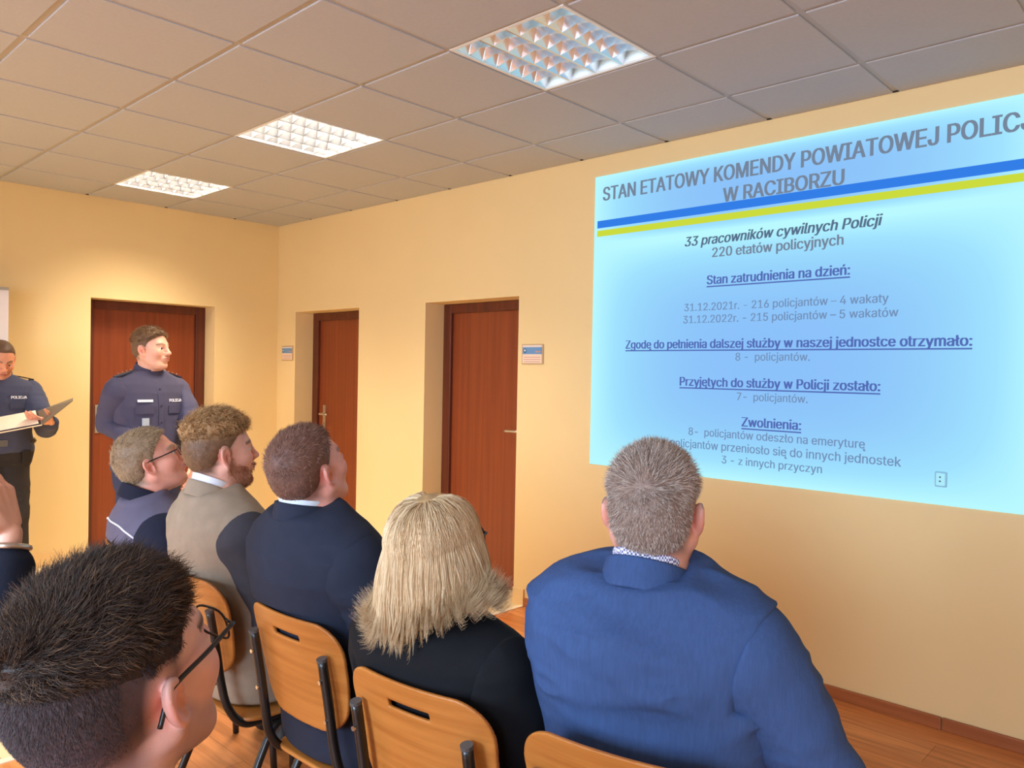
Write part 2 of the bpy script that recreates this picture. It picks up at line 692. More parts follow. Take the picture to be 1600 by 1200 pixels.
slide = MB().box((-0.002, SY0 - SCY, SZ0 - SCZ), (0.0, SY1 - SCY, SZ1 - SCZ)).build('projected_slide', slide_mat())
slide.location = (-0.0015, SCY, SCZ)
tag(slide, 'large pale blue presentation slide projected on the right wall', 'projection')
TXT_GREY = emit_mat('slide_grey_text', lin(118, 134, 156))
TXT_DARK = emit_mat('slide_dark_text', lin(88, 112, 140))
TXT_BLUE = emit_mat('slide_blue_text', lin(84, 108, 182))
TXT_LIGHT = emit_mat('slide_light_text', lin(116, 146, 186))


def slide_line(body, ya, yb, z, m, bold=0.0, shear=0.0, under=False, asp=1.0):
    V, F = text_mesh(body, bold, shear)
    w = abs(ya - yb)
    k = w / V[:, 0].max()
    X = np.zeros((len(V), 3))
    X[:, 0] = -0.0032
    X[:, 1] = (ya - SCY) - V[:, 0] * k
    X[:, 2] = (z - SCZ) + V[:, 1] * k * asp
    Fl = [tuple(f) for f in F]
    mb = MB().add(X, Fl)
    if under:
        mb.box((-0.0034, ya - SCY, z - SCZ - 0.016), (-0.003, yb - SCY, z - SCZ - 0.009))
    return mb.build('lettering', m, slide)


slide_line('STAN ETATOWY KOMENDY POWIATOWEJ POLICJI', -3.704, -5.918, 2.553, TXT_GREY, 0.030, asp=1.22)
slide_line('W RACIBORZU', -4.491, -5.123, 2.440, TXT_GREY, 0.030, asp=1.12)
slide_line('33 pracowników cywilnych Policji', -4.269, -5.301, 2.226, TXT_DARK, 0.028, 0.2, asp=1.1)
slide_line('220 etatów policyjnych', -4.436, -5.126, 2.154, TXT_GREY, 0.024, asp=1.1)
slide_line('Stan zatrudnienia na dzień:', -4.408, -5.160, 2.011, TXT_BLUE, 0.030, under=True, asp=1.1)
slide_line('31.12.2021r. - 216 policjantów – 4 wakaty', -4.275, -5.335, 1.872, TXT_LIGHT, 0.015, asp=1.08)
slide_line('31.12.2022r. - 215 policjantów – 5 wakatów', -4.270, -5.378, 1.806, TXT_LIGHT, 0.015, asp=1.08)
slide_line('Zgodę do pełnienia dalszej służby w naszej jednostce otrzymało:', -3.891, -5.677, 1.671, TXT_BLUE, 0.030, under=True, asp=1.1)
slide_line('8 -  policjantów.', -4.585, -4.979, 1.604, TXT_LIGHT, 0.013, asp=1.08)
slide_line('Przyjętych do służby w Policji zostało:', -4.256, -5.309, 1.466, TXT_BLUE, 0.030, under=True, asp=1.1)
slide_line('7-  policjantów.', -4.598, -4.973, 1.398, TXT_LIGHT, 0.013, asp=1.08)
slide_line('Zwolnienia:', -4.628, -4.944, 1.264, TXT_BLUE, 0.030, under=True, asp=1.1)
slide_line('8-  policjantów odeszło na emeryturę', -4.318, -5.252, 1.198, TXT_LIGHT, 0.013, asp=1.08)
slide_line('policjantów przeniosło się do innych jednostek', -4.206, -5.407, 1.129, TXT_LIGHT, 0.013, asp=1.08)
slide_line('3 - z innych przyczyn', -4.520, -5.051, 1.062, TXT_LIGHT, 0.013, asp=1.08)


def stripe(name, z, t, m):
    mb = MB()
    mb.box((-0.0034, -3.668 - SCY, z - t / 2 - SCZ), (-0.003, SY0 + 0.02 - SCY, z + t / 2 - SCZ))
    mb.build(name, m, slide)


stripe('blue_stripe', 2.414, 0.044, emit_mat('slide_blue_stripe', lin(52, 126, 232)))
stripe('yellow_stripe', 2.360, 0.036, emit_mat('slide_yellow_stripe', lin(204, 220, 62)))

# wall socket lying inside the projected picture, so its face shows the slide's light
sock = thing('wall_socket', 'small wall socket within the lower right of the projected slide', 'socket', (-0.003, -5.571, 1.09))
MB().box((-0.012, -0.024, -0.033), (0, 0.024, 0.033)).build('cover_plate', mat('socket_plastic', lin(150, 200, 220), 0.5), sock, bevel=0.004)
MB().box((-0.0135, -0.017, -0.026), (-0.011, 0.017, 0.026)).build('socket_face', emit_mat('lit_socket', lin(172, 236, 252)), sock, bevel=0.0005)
for z in (-0.008, 0.010):
    MB().tube([(-0.0125, 0.002, z), (-0.0142, 0.002, z)], 0.004, 10).build('socket_hole', M['grey_cap'], sock)


# ------------------------------------------------------------------ door signs
def sign(loc, label):
    s = thing('door_sign', label, 'sign', loc, 0, 'door signs')
    MB().box((-0.008, -0.092, -0.065), (0, 0.092, 0.065)).build('sign_plate', mat('sign_frame', lin(196, 160, 112), 0.45), s, bevel=0.002)
    MB().box((-0.0095, -0.083, -0.058), (-0.0075, 0.083, 0.0)).build('name_strip', mat('sign_paper', lin(236, 206, 180), 0.5), s)
    MB().box((-0.0095, -0.083, 0.0), (-0.0075, 0.083, 0.045)).build('blue_header', mat('sign_blue', lin(104, 146, 186), 0.45), s)
    MB().box((-0.0095, -0.083, 0.045), (-0.0075, 0.083, 0.058)).build('sign_border', mat('sign_grey', lin(222, 206, 196), 0.5), s)
    e_ = MB()
    n = 16
    V = [(-0.0100, 0.062 + 0.013 * math.cos(2 * PI * k / n), 0.022 + 0.016 * math.sin(2 * PI * k / n)) for k in range(n)]
    e_.add(V, [tuple(range(n))])
    e_.build('emblem', mat('sign_emblem', lin(44, 90, 120), 0.4), s)
    e_ = MB().add([(-0.0103, 0.062 + 0.007 * math.cos(2 * PI * k / 5 + PI / 2), 0.024 + 0.008 * math.sin(2 * PI * k / 5 + PI / 2)) for k in range(5)], [(0, 1, 2, 3, 4)])
    e_.build('emblem_centre', M['white'], s)
    l = MB()
    for z, w in ((-0.02, 0.07), (-0.034, 0.072), (-0.048, 0.068)):
        l.box((-0.0102, -w, z - 0.0018), (-0.0094, w, z + 0.0018))
    l.box((-0.0102, -0.075, 0.012), (-0.0094, -0.03, 0.02))
    l.build('printed_lines', mat('sign_ink', lin(196, 140, 120), 0.5), s)
    return s


sign((-0.0005, -3.166, 1.64), 'small blue and cream door sign between the right hand door and the projected slide')
sign((-0.0005, -0.186, 1.655), 'small blue and cream door sign in the room corner beside the narrow looking door')


# ------------------------------------------------------------------ ceiling lights
REFL = mat('louvre_aluminium', (0.32, 0.32, 0.33), 0.35, 0.2)
REFL_MIRROR = mat('louvre_mirror', (0.86, 0.88, 0.9), 0.25, 1.0)


def luminaire(y, label, power, color, tube_col, tube_str, refl=REFL):
    cx = -(GA + 0.6 * 1.5)
    t = thing('ceiling_light', label, 'ceiling light', (cx, y, CEIL), 0, 'square louvred ceiling lights')
    h = 0.285
    f = MB()
    for lo, hi in (((-0.2985, -0.2985), (0.2985, -h)), ((-0.2985, h), (0.2985, 0.2985)), ((-0.2985, -h), (-h, h)), ((h, -h), (0.2985, h))):
        f.box((lo[0], lo[1], -0.006), (hi[0], hi[1], 0.0))
    f.build('frame', M['white'], t)
    f = MB()
    for lo, hi in (((-h, -h, 0), (h, -h + 0.003, 0.09)), ((-h, h - 0.003, 0), (h, h, 0.09)), ((-h, -h, 0), (-h + 0.003, h, 0.09)),
                   ((h - 0.003, -h, 0), (h, h, 0.09)), ((-h, -h, 0.09), (h, h, 0.095))):
        f.box(lo, hi)
    f.build('housing', M['white'], t)
    lv = MB()
    for k in range(1, 4):          # long V-shaped reflectors between the tubes
        yk = -h + 2 * h * k / 4
        lv.add([(-h, yk - 0.004, -0.003), (h, yk - 0.004, -0.003), (h, yk + 0.004, -0.003), (-h, yk + 0.004, -0.003),
                (-h, yk - 0.028, 0.05), (h, yk - 0.028, 0.05), (h, yk + 0.028, 0.05), (-h, yk + 0.028, 0.05)],
               [(0, 1, 2, 3), (0, 4, 5, 1), (3, 2, 6, 7)])
    for s in (-1, 1):
        yk = s * h
        lv.add([(-h, yk, -0.003), (h, yk, -0.003), (h, yk - s * 0.028, 0.05), (-h, yk - s * 0.028, 0.05)], [(0, 1, 2, 3)])
    lv.build('reflector', refl, t)
    lv = MB()
    for k in range(1, 7):          # cross blades, thicker at the top
        xk = -h + 2 * h * k / 7
        for q in range(4):
            ya, yb = -h + 2 * h * q / 4 + 0.004, -h + 2 * h * (q + 1) / 4 - 0.004
            ym = (ya + yb) / 2
            # lower edge sags towards the middle like a pressed blade
            lv.add([(xk - 0.0015, ya, -0.002), (xk - 0.0015, ym, 0.012), (xk - 0.0015, yb, -0.002), (xk - 0.011, yb - 0.022, 0.045), (xk - 0.011, ya + 0.022, 0.045),
                    (xk + 0.0015, ya, -0.002), (xk + 0.0015, ym, 0.012), (xk + 0.0015, yb, -0.002), (xk + 0.011, yb - 0.022, 0.045), (xk + 0.011, ya + 0.022, 0.045)],
                   [(0, 1, 2, 3, 4), (5, 9, 8, 7, 6), (0, 5, 6, 1), (1, 6, 7, 2)])
    lv.build('louvre', refl, t)
    for q in range(4):
        yq = -h + 2 * h * (q + 0.5) / 4
        MB().tube([(-h + 0.01, yq, 0.066), (h - 0.01, yq, 0.066)], 0.0085, 10).build('tube', emit_mat('lamp_tube', tube_col, tube_str), t, smooth=True)
    area_lamp('lamp', (0, 0, 0.052), (0, 0, 0), 0.54, 0.54, power, color, 115, t)
    return t


luminaire(-4.444, 'square louvred ceiling light nearest the camera, above the slide, bluish', 4.0, (0.55, 0.84, 1.0), (0.55, 0.84, 1.0), 3.0, REFL_MIRROR)
luminaire(-2.644, 'square louvred ceiling light in the middle of the row of three', LAMP_POWER, LAMP_WARM, (1.0, 0.93, 0.85), 4.0)
luminaire(-0.844, 'square louvred ceiling light farthest back, near the back wall', LAMP_POWER, LAMP_WARM, (1.0, 0.93, 0.85), 4.0)


# ================================================================== people: implicit surfaces
def smin(a, b_, k):
    h = np.clip(0.5 + 0.5 * (b_ - a) / k, 0, 1)
    return b_ * (1 - h) + a * h - k * h * (1 - h)


def smax(a, b_, k):
    return -smin(-a, -b_, k)


def ell(P, c, r):
    q = (P - A(c)) / A(r)
    k0 = np.sqrt((q * q).sum(1)) + 1e-9
    q = q / A(r)
    k1 = np.sqrt((q * q).sum(1)) + 1e-9
    return k0 * (k0 - 1) / k1


def sph(P, c, r):
    return np.sqrt(((P - A(c)) ** 2).sum(1)) - r


def cone(P, a, b_, ra, rb):
    a, b_ = A(a, ), A(b_)
    ba = b_ - a
    pa = P - a
    h = np.clip(pa @ ba / (ba @ ba + 1e-12), 0, 1)
    return np.sqrt(((pa - h[:, None] * ba) ** 2).sum(1)) - (ra + (rb - ra) * h)


def _hash(ix, iy, iz):
    n = (ix * 374761393 + iy * 668265263 + iz * 2147483647 * 3 + iz * 1274126177) & 0xFFFFFFFF
    n = ((n ^ (n >> 13)) * 1274126177) & 0xFFFFFFFF
    n = n ^ (n >> 16)
    return (n & 0xFFFF) / 32767.5 - 1.0


def vnoise(P):
    i = np.floor(P).astype(np.int64)
    f = P - i
    f = f * f * (3 - 2 * f)
    r = 0
    for dx in (0, 1):
        for dy in (0, 1):
            for dz in (0, 1):
                w = (f[:, 0] if dx else 1 - f[:, 0]) * (f[:, 1] if dy else 1 - f[:, 1]) * (f[:, 2] if dz else 1 - f[:, 2])
                r = r + w * _hash(i[:, 0] + dx, i[:, 1] + dy, i[:, 2] + dz)
    return r


def surface(f, lo, hi, h, slack=1.15, nb=8):
    """sparse surface nets of f(P) = 0: returns V (n x 3), Q (k x 4)"""
    lo, hi = A(lo, dtype=float), A(hi, dtype=float)
    B = nb * h
    n = np.ceil((hi - lo) / B).astype(int)
    G = np.stack(np.meshgrid(*[np.arange(k) for k in n], indexing='ij'), -1).reshape(-1, 3)
    C = lo + (G + 0.5) * B
    G = G[np.abs(f(C)) < B * slack]
    s = np.arange(nb + 1)
    L = np.stack(np.meshgrid(s, s, s, indexing='ij'), -1).reshape(-1, 3)
    m = nb + 1
    keys, cells, cv = [], [], []
    corner = A([(x, y, z) for x in (0, 1) for y in (0, 1) for z in (0, 1)])
    NX, NY, NZ = n * nb + 2
    for k in range(0, len(G), 400):
        g = G[k:k + 400]
        P = lo + (g[:, None, :] * nb + L[None]) * h
        v = f(P.reshape(-1, 3)).reshape(len(g), m, m, m)
        v = np.where(np.abs(v) < 1e-9, 1e-9, v)
        neg = (v < 0).astype(np.int8)
        cs = sum(neg[:, x:nb + x, y:nb + y, z:nb + z] for x, y, z in corner)
        bi, ix, iy, iz = np.where((cs > 0) & (cs < 8))
        if not len(bi):
            continue
        cells.append(g[bi] * nb + np.stack([ix, iy, iz], -1))
        cv.append(np.stack([v[bi, ix + x, iy + y, iz + z] for x, y, z in corner], -1))
    cells, cv = np.vstack(cells), np.vstack(cv)
    key = (cells[:, 0].astype(np.int64) * NY + cells[:, 1]) * NZ + cells[:, 2]
    o = np.argsort(key)
    key, cells, cv = key[o], cells[o], cv[o]
    acc, cnt = np.zeros((len(cells), 3)), np.zeros(len(cells))
    for a in range(8):
        for ax in range(3):
            if corner[a][ax]:
                continue
            b2 = a + (4, 2, 1)[ax]
            va, vb = cv[:, a], cv[:, b2]
            sg = (va < 0) != (vb < 0)
            t = np.where(sg, va / np.where(sg, va - vb, 1), 0)
            p = np.tile(corner[a].astype(float), (len(cells), 1))
            p[:, ax] += t
            acc += np.where(sg[:, None], p, 0)
            cnt += sg
    V = lo + (cells + acc / cnt[:, None]) * h
    Q = []
    strides = (NY * NZ, NZ, 1)
    for ax in range(3):
        b2 = (4, 2, 1)[ax]
        sg = (cv[:, 0] < 0) != (cv[:, b2] < 0)
        idx = np.where(sg)[0]
        u, w = strides[(ax + 1) % 3], strides[(ax + 2) % 3]
        kk = key[idx]
        q = []
        ok = np.ones(len(idx), bool)
        for off in (0, -u, -u - w, -w):
            j = np.searchsorted(key, kk + off)
            j = np.clip(j, 0, len(key) - 1)
            ok &= key[j] == kk + off
            q.append(j)
        q = np.stack(q, -1)[ok]
        fl = (cv[idx, 0] < 0)[ok]
        q[~fl] = q[~fl][:, ::-1]
        Q.append(q)
    return V, np.vstack(Q)


def rot(yaw=0.0, pitch=0.0, roll=0.0):
    """x forward, y left, z up; pitch > 0 looks up"""
    cy, sy, cp, sp, cr, sr = math.cos(yaw), math.sin(yaw), math.cos(pitch), math.sin(pitch), math.cos(roll), math.sin(roll)
    Rz = A([[cy, -sy, 0], [sy, cy, 0], [0, 0, 1]])
    Ry = A([[cp, 0, -sp], [0, 1, 0], [sp, 0, cp]])
    Rx = A([[1, 0, 0], [0, cr, -sr], [0, sr, cr]])
    return Rz @ Ry @ Rx


# ---- head, in its own frame: x forward, y left, z up, origin between the ears, metres
def skull(P, fat=0.0):
    d = ell(P, (-.012, 0, .043), (.101, .0765, .086))
    return smin(d, ell(P, (-.055, 0, .005), (.052, .062, .06)), .03)


def head_sdf(P, sp):
    fat = sp.get('fat', 0.0)
    Pm = P.copy()
    Pm[:, 1] = np.abs(Pm[:, 1])
    d = skull(P)
    d = smin(d, ell(P, (.028, 0, -.02), (.06, .060 + fat * .6, .085)), .03)
    d = smin(d, cone(Pm, (-.005, .052 + fat, -.042), (.05, .03 + fat * .5, -.09), .021 + fat * .5, .02), .03)
    d = smin(d, ell(P, (.068, 0, -.094), (.022, .026, .02)), .022)
    d = smin(d, ell(P, (.02, 0, -.075), (.048, .042 + fat, .032 + fat)), .03)
    d = smin(d, ell(Pm, (.055, .042, -.02), (.028, .022 + fat * .5, .026)), .03)
    d = smin(d, cone(Pm, (.086, 0, .026), (.074, .036, .03), .010, .010), .02)
    d = smax(d, -ell(Pm, (.098, .032, .007), (.020, .019, .012)), .012)
    lid = smax(sph(Pm, (.0755, .031, .007), .0142), -(np.maximum(np.abs(Pm[:, 2] - .0065) - .0042, .076 - Pm[:, 0])), .002)
    d = smin(d, lid, .004)
    d = smin(d, cone(P, (.09, 0, .022), (.108, 0, -.018), .0085, .0115), .014)
    d = smin(d, ell(P, (.112, 0, -.023), (.012, .0125, .0105)), .008)
    d = smin(d, ell(Pm, (.1, .013, -.026), (.011, .008, .009)), .007)
    d = smin(d, ell(P, (.087, 0, -.053), (.016, .028, .018)), .014)
    d = smin(d, ell(P, (.0985, 0, -.0495), (.008, .022, .0055)), .005)
    d = smin(d, ell(P, (.0965, 0, -.0605), (.008, .019, .0062)), .005)
    d = smax(d, -cone(Pm, (.112, 0, -.0548), (.09, .024, -.0556), .0022, .0016), .004)
    # ears
    q = Pm - A([-.012, .0765, -.004])
    a = math.radians(24)
    x = q[:, 0] * math.cos(a) - q[:, 1] * math.sin(a)
    y = q[:, 0] * math.sin(a) + q[:, 1] * math.cos(a)
    t = math.radians(14)
    x, z = x * math.cos(t) + q[:, 2] * math.sin(t), -x * math.sin(t) + q[:, 2] * math.cos(t)
    E = np.stack([x, y, z], -1)
    rim = np.sqrt((E[:, 0] / .0155) ** 2 + ((E[:, 2] - .004) / .0265) ** 2)
    helix = np.sqrt(((rim - 1) * .018) ** 2 + (E[:, 1] - .008) ** 2) - .0042
    helix = smax(helix, E[:, 0] * .8 - E[:, 2] * .35 - .0125, .004)
    ear = ell(E, (-.001, .003, .002), (.0165, .0065, .029))
    ear = smin(ear, ell(E, (.003, .004, -.027), (.009, .0055, .011)), .008)
    ear = smin(ear, helix, .004)
    ear = smax(ear, -ell(E, (.003, .0115, -.004), (.0095, .010, .014)), .004)
    ear = smin(ear, ell(E, (.0125, .005, -.008), (.004, .005, .007)), .004)
    d = smin(d, ear, .006)
    return d


def hair_mask(P, recede=0.0, nape=-.058):
    """> 0 inside the hair line, metres from it"""
    z, x, ay = P[:, 2], P[:, 0], np.abs(P[:, 1])
    xf = np.interp(z, [-.2, -.03, -.015, .0, .03, .055, .075, .092, .11, .14],
                   [-.04, -.036, -.012, .010, .018, .038, .060, .084, .12, .2])
    xf = xf - recede * np.clip((z - .05) / .03, 0, 1) * (0.35 + 0.65 * np.clip(ay / .045, 0, 1))
    m = np.minimum(xf - x, z - nape)
    ear = np.sqrt(((x + .012) / .018) ** 2 + ((z - .0) / .031) ** 2) - 1
    ear = np.where(ay > .055, ear * .022, 1)
    return np.minimum(m, ear)


def strands(paths, radius, tint, n=3):
    """paths N x S x 3 -> tapered n-sided tubes"""
    N, S_, _ = paths.shape
    T = np.gradient(paths, axis=1)
    T /= np.linalg.norm(T, axis=2, keepdims=True) + 1e-12
    ref = rng.normal(size=(N, 1, 3))
    u = np.cross(T, np.broadcast_to(ref, T.shape))
    u /= np.linalg.norm(u, axis=2, keepdims=True) + 1e-12
    w = np.cross(T, u)
    r = radius * np.array([1, 1, .9, .6, .15] if S_ == 5 else np.interp(np.linspace(0, 1, S_), [0, .6, 1], [1, .9, .2]))
    V = np.empty((N, S_, n, 3))
    for k in range(n):
        a = 2 * PI * k / n
        V[:, :, k] = paths + r[None, :, None] * (math.cos(a) * u + math.sin(a) * w)
    base = (np.arange(N) * S_ * n)[:, None, None]
    i = np.arange(S_ - 1)[None, :, None] * n
    k = np.arange(n)[None, None, :]
    k2 = (k + 1) % n
    Q = np.stack([base + i + k, base + i + k2, base + i + n + k2, base + i + n + k], -1).reshape(-1, 4)
    return V.reshape(-1, 3), Q, np.repeat(tint, S_ * n, axis=0)


def scalp_points(n, sp, fn):
    """random points on the head surface where fn(P) > 0, with normals"""
    v = rng.normal(size=(n * 6, 3))
    v /= np.linalg.norm(v, axis=1)[:, None]
    P = A([-.012, 0, .02]) + v * A([.16, .12, .16])
    for _ in range(14):
        d = head_sdf(P, sp)
        g = np.stack([head_sdf(P + A(e), sp) - d for e in ((1e-3, 0, 0), (0, 1e-3, 0), (0, 0, 1e-3))], -1)
        g /= np.linalg.norm(g, axis=1)[:, None] + 1e-12
        P = P - g * (d * .8)[:, None]
    ok = (fn(P) > 0) & (np.abs(head_sdf(P, sp)) < .003)
    P, g = P[ok][:n], g[ok][:n]
    return P, g


def tuck(Pl, sp, gap=.001):
    return Pl


def short_hair(name, sp, H, parent, m):
    """cap plus strands; H: top, side lengths, colours, lift, curl, count, radius"""
    rec, nape = H.get('recede', 0), H.get('nape', -.058)
    top, side = H['top'], H['side']

    def length(P):
        k = np.clip((P[:, 2] - H.get('z0', .045)) / H.get('zr', .04), 0, 1)
        k = k * k * (3 - 2 * k)
        edge = np.clip(hair_mask(P, rec, nape) / np.where(P[:, 2] > .06, H.get('edge', .018), .018), 0, 1)
        if 'capz' in H:
            edge = np.minimum(edge, np.clip((P[:, 2] - H['capz'] + .25 * (P[:, 0] + .02)) / .03, 0, 1))
        return (side + (top - side) * k) * (0.12 + 0.88 * edge) * (edge > 0)

    s = sp['scale']
    R, c = sp['R'], sp['hc']
    capk = H.get('cap', .45)

    def capf(Pw):
        P = ((Pw - c) @ R) / s
        mk = hair_mask(P, rec, nape)
        t = length(P) * capk
        nz = vnoise(P * H.get('nf', 130)) * H.get('na', .15) * np.minimum(t, .02) + vnoise(P * 60) * .25 * t
        d = skull(P) - t - nz + .004 * np.clip(-mk / .004, 0, 3)
        d = smin(d, skull(P) - t * .6, .004) if False else d
        mk = np.minimum(mk, P[:, 2] - H['capz'] + .25 * (P[:, 0] + .02)) if 'capz' in H else mk
        return np.maximum(d, -mk * .7) * s

    lo, hi = c - .19, c + .19
    V, Q = surface(capf, lo, hi, H.get('h', .0035))
    cc = A(H['color'])
    if 'top_color' in H:
        kv = np.clip((((V - c) @ R)[:, 2:3] / s - .05) / .04, 0, 1)
        t0c = cc * .75 * (1 - kv) + A(H['top_color']) * .7 * kv
    else:
        t0c = np.tile(cc * .75, (len(V), 1))
    t0 = t0c * (1 + .25 * vnoise((V - c) * 160))[:, None]
    n = H['count']
    P, g = scalp_points(n, sp, lambda P: hair_mask(P, rec, nape) - .001 if 'capz' not in H else np.minimum(hair_mask(P, rec, nape), P[:, 2] - H['capz'] + .25 * (P[:, 0] + .02)))
    Ln = length(P) * rng.uniform(.75, 1.15, len(P))
    whorl = A(H.get('whorl', (-.085, .0, .095)))
    fl = P - whorl
    fl += A(H.get('flow', (.05, 0, .0)))
    down = A([-.15, 0, -1.0])
    kz = np.clip((P[:, 2] - .05) / .04, 0, 1)[:, None]
    fl /= np.linalg.norm(fl, axis=1)[:, None]
    fl = fl * kz + down * (1 - kz)
    fl -= g * (fl * g).sum(1)[:, None]
    fl /= np.linalg.norm(fl, axis=1)[:, None] + 1e-9
    cl = vnoise(P * 70)[:, None] * H.get('clump', .5) * np.cross(g, fl)
    d0 = g * H['lift'] + fl * (1 - H['lift']) + cl + rng.normal(size=P.shape) * H.get('mess', .18)
    d0 /= np.linalg.norm(d0, axis=1)[:, None]
    d1 = d0 + fl * .55 + rng.normal(size=P.shape) * H.get('mess', .18) * .6
    d1 /= np.linalg.norm(d1, axis=1)[:, None]
    S_ = 7 if H.get('curl') else 5
    tt = np.linspace(0, 1, S_)[None, :, None]
    paths = P[:, None, :] - g[:, None, :] * .001 + Ln[:, None, None] * (d0[:, None] * tt * (1 - .5 * tt) + d1[:, None] * tt * tt * .5)
    if H.get('curl'):
        ph = (vnoise(P * 45) * 6)[:, None, None] + tt * 2 * PI * H.get('turns', 1.3)
        s1 = np.cross(d0, rng.normal(size=(1, 3)) + 0 * d0)
        s1 /= np.linalg.norm(s1, axis=1)[:, None]
        s2 = np.cross(d0, s1)
        paths = paths + (np.cos(ph) * s1[:, None] + np.sin(ph) * s2[:, None]) * H['curl'] * np.minimum(1, tt * 2) * kz[:, None]
    col = cc * (1 + rng.normal(size=(len(P), 1)) * .22 + .25 * vnoise(P * 50)[:, None])
    if 'color2' in H:
        w = (rng.random((len(P), 1)) < H.get('mix', .3))
        col = np.where(w, A(H['color2']) * (1 + rng.normal(size=(len(P), 1)) * .15), col)
    if 'top_color' in H:
        col = col * (1 - kz) + A(H['top_color']) * (1 + rng.normal(size=(len(P), 1)) * .25) * kz
    V2, Q2, T2 = strands(paths, H['radius'], np.clip(col, .003, 1))
    V2 = c + (V2 * s) @ R.T
    return mesh_obj(name, np.vstack([V, V2]), np.vstack([Q, Q2 + len(V)]), m, parent, True, np.vstack([np.clip(t0, .003, 1), T2]))


def beard(sp, parent, m, color, ln, count, radius):
    def fn(P):
        x, z, ay = P[:, 0], P[:, 2], np.abs(P[:, 1])
        low = np.interp(x, [-.02, .0, .03, .06, .075, .1], [.0, .0, -.03, -.045, -.062, -.066])
        m1 = np.minimum(np.minimum(low - z, x + .008), z + .13)
        m2 = np.where((x > .082) & (z > -.048) & (z < -.036) & (ay < .03), .003, -1)
        return np.maximum(m1, m2)

    P, g = scalp_points(count, sp, fn)
    dn = A([.25, 0, -1.0]) + rng.normal(size=P.shape) * .3
    d0 = g * .6 + dn * .6
    d0 /= np.linalg.norm(d0, axis=1)[:, None]
    tt = np.linspace(0, 1, 5)[None, :, None]
    L_ = ln * rng.uniform(.6, 1.2, len(P))[:, None, None]
    paths = P[:, None] + L_ * (d0[:, None] * tt + A([.1, 0, -.45]) * tt * tt)
    col = A(color) * (1 + rng.normal(size=(len(P), 1)) * .3)
    V, Q, T_ = strands(paths, radius, np.clip(col, .003, 1))
    V = sp['hc'] + (V * sp['scale']) @ sp['R'].T
    return mesh_obj('beard', V, Q, m, parent, True, T_)


SKIN = lin(226, 168, 140)


def skin_tint(V, sp):
    P = ((V - sp['hc']) @ sp['R'].T.T) / sp['scale']
    base = A(sp.get('skin', SKIN))
    c = np.tile(base, (len(V), 1))
    near = np.linalg.norm(P, axis=1) < .2

    def blend(w, col):
        w = (np.clip(w, 0, 1) * near)[:, None]
        c[:] = c * (1 - w) + A(col) * w

    ay = np.abs(P[:, 1])
    g = lambda x, y, z, r: np.exp(-(((P[:, 0] - x) ** 2 + (ay - y) ** 2 + (P[:, 2] - z) ** 2) / (r * r)))
    red = base * A([1.0, .66, .62])
    blend(.45 * g(.075, .045, -.02, .03), red)
    blend(.5 * g(.112, 0, -.022, .014), red)
    blend(.75 * g(-.012, .088, -.002, .024), red)
    blend(1.2 * np.exp(-((P[:, 2] + .055) / .0085) ** 2) * np.exp(-(ay / .022) ** 4) * (P[:, 0] > .09), lin(186, 104, 92))
    if sp.get('brow'):
        bz = .028 + .006 * np.clip(1 - ((ay - .034) / .02) ** 2, 0, 1)
        blend(1.1 * np.exp(-((P[:, 2] - bz) / .0055) ** 2) * (ay > .011) * (ay < .055) * (P[:, 0] > .05), sp['brow'])
    if sp.get('scalp'):
        mk = hair_mask(P, sp.get('recede', 0), sp.get('nape', -.058))
        w = np.clip((mk + .006) / .022, 0, 1)
        if sp.get('fade'):
            zz = P[:, 2] - .25 * (P[:, 0] + .02) * 0
            w = w * np.clip(.55 + .45 * (zz + .06) / .06, .3, 1)
        blend(w * sp.get('scalp_w', .85), sp['scalp'])
    if sp.get('stubble'):
        low = np.interp(P[:, 0], [-.02, .0, .03, .06, .075, .1], [.01, .005, -.03, -.045, -.062, -.066])
        blend(np.clip((low - P[:, 2]) / .02, 0, 1) * np.clip((P[:, 0] + .012) / .015, 0, 1) * np.clip((P[:, 2] + .125) / .02, 0, 1) * .5, sp['stubble'])
    return np.clip(c * (1 + .05 * vnoise(P * 90))[:, None], 0, 1)


# ---- body
TT = [-.16, -.08, 0, .12, .25, .36, .44, .49, .525, .56, .60]
TA = [.165, .18, .185, .168, .172, .188, .198, .194, .155, .092, .060]
TQ = [.165, .18, .185, .172, .176, .190, .200, .206, .203, .160, .060]
TBf = [.09, .11, .125, .125, .12, .118, .105, .088, .07, .055, .052]
TBb = [.10, .125, .125, .105, .108, .115, .112, .10, .082, .062, .055]


def torso_sdf(P, J, g=0.0, t0=-.12, t1=.57, belly=0.0):
    S_ = J['S']
    q = P - J['hip']
    t = (q @ J['up']) / S_
    x = q @ J['fwd'] - J['hunch'] * np.clip(t, 0, 1) ** 2
    y = q @ J['left']
    wf, df = J['wide'], J['deep']
    a = np.interp(t, TT, TA)
    if J.get('square'):
        a = a + J['square'] * (np.interp(t, TT, TQ) - a)
    a = a * wf + g
    bel = belly * np.exp(-((t - .12) / .13) ** 2)
    bf = np.interp(t, TT, TBf) * df + g + bel
    bb = np.interp(t, TT, TBb) * df + g
    bb_ = np.where(x > 0, bf, bb)
    n = 2.35
    k = ((np.abs(x) / bb_) ** n + (np.abs(y) / a) ** n) ** (1 / n) + 1e-6
    r = np.sqrt(x * x + y * y)
    d = np.where(k > .3, r * (1 - 1 / k), -.6 * np.minimum(a, bb_)) * .8
    d = smax(d, (t - t1) * S_, .02)
    return smax(d, (t0 - t) * S_, .02)


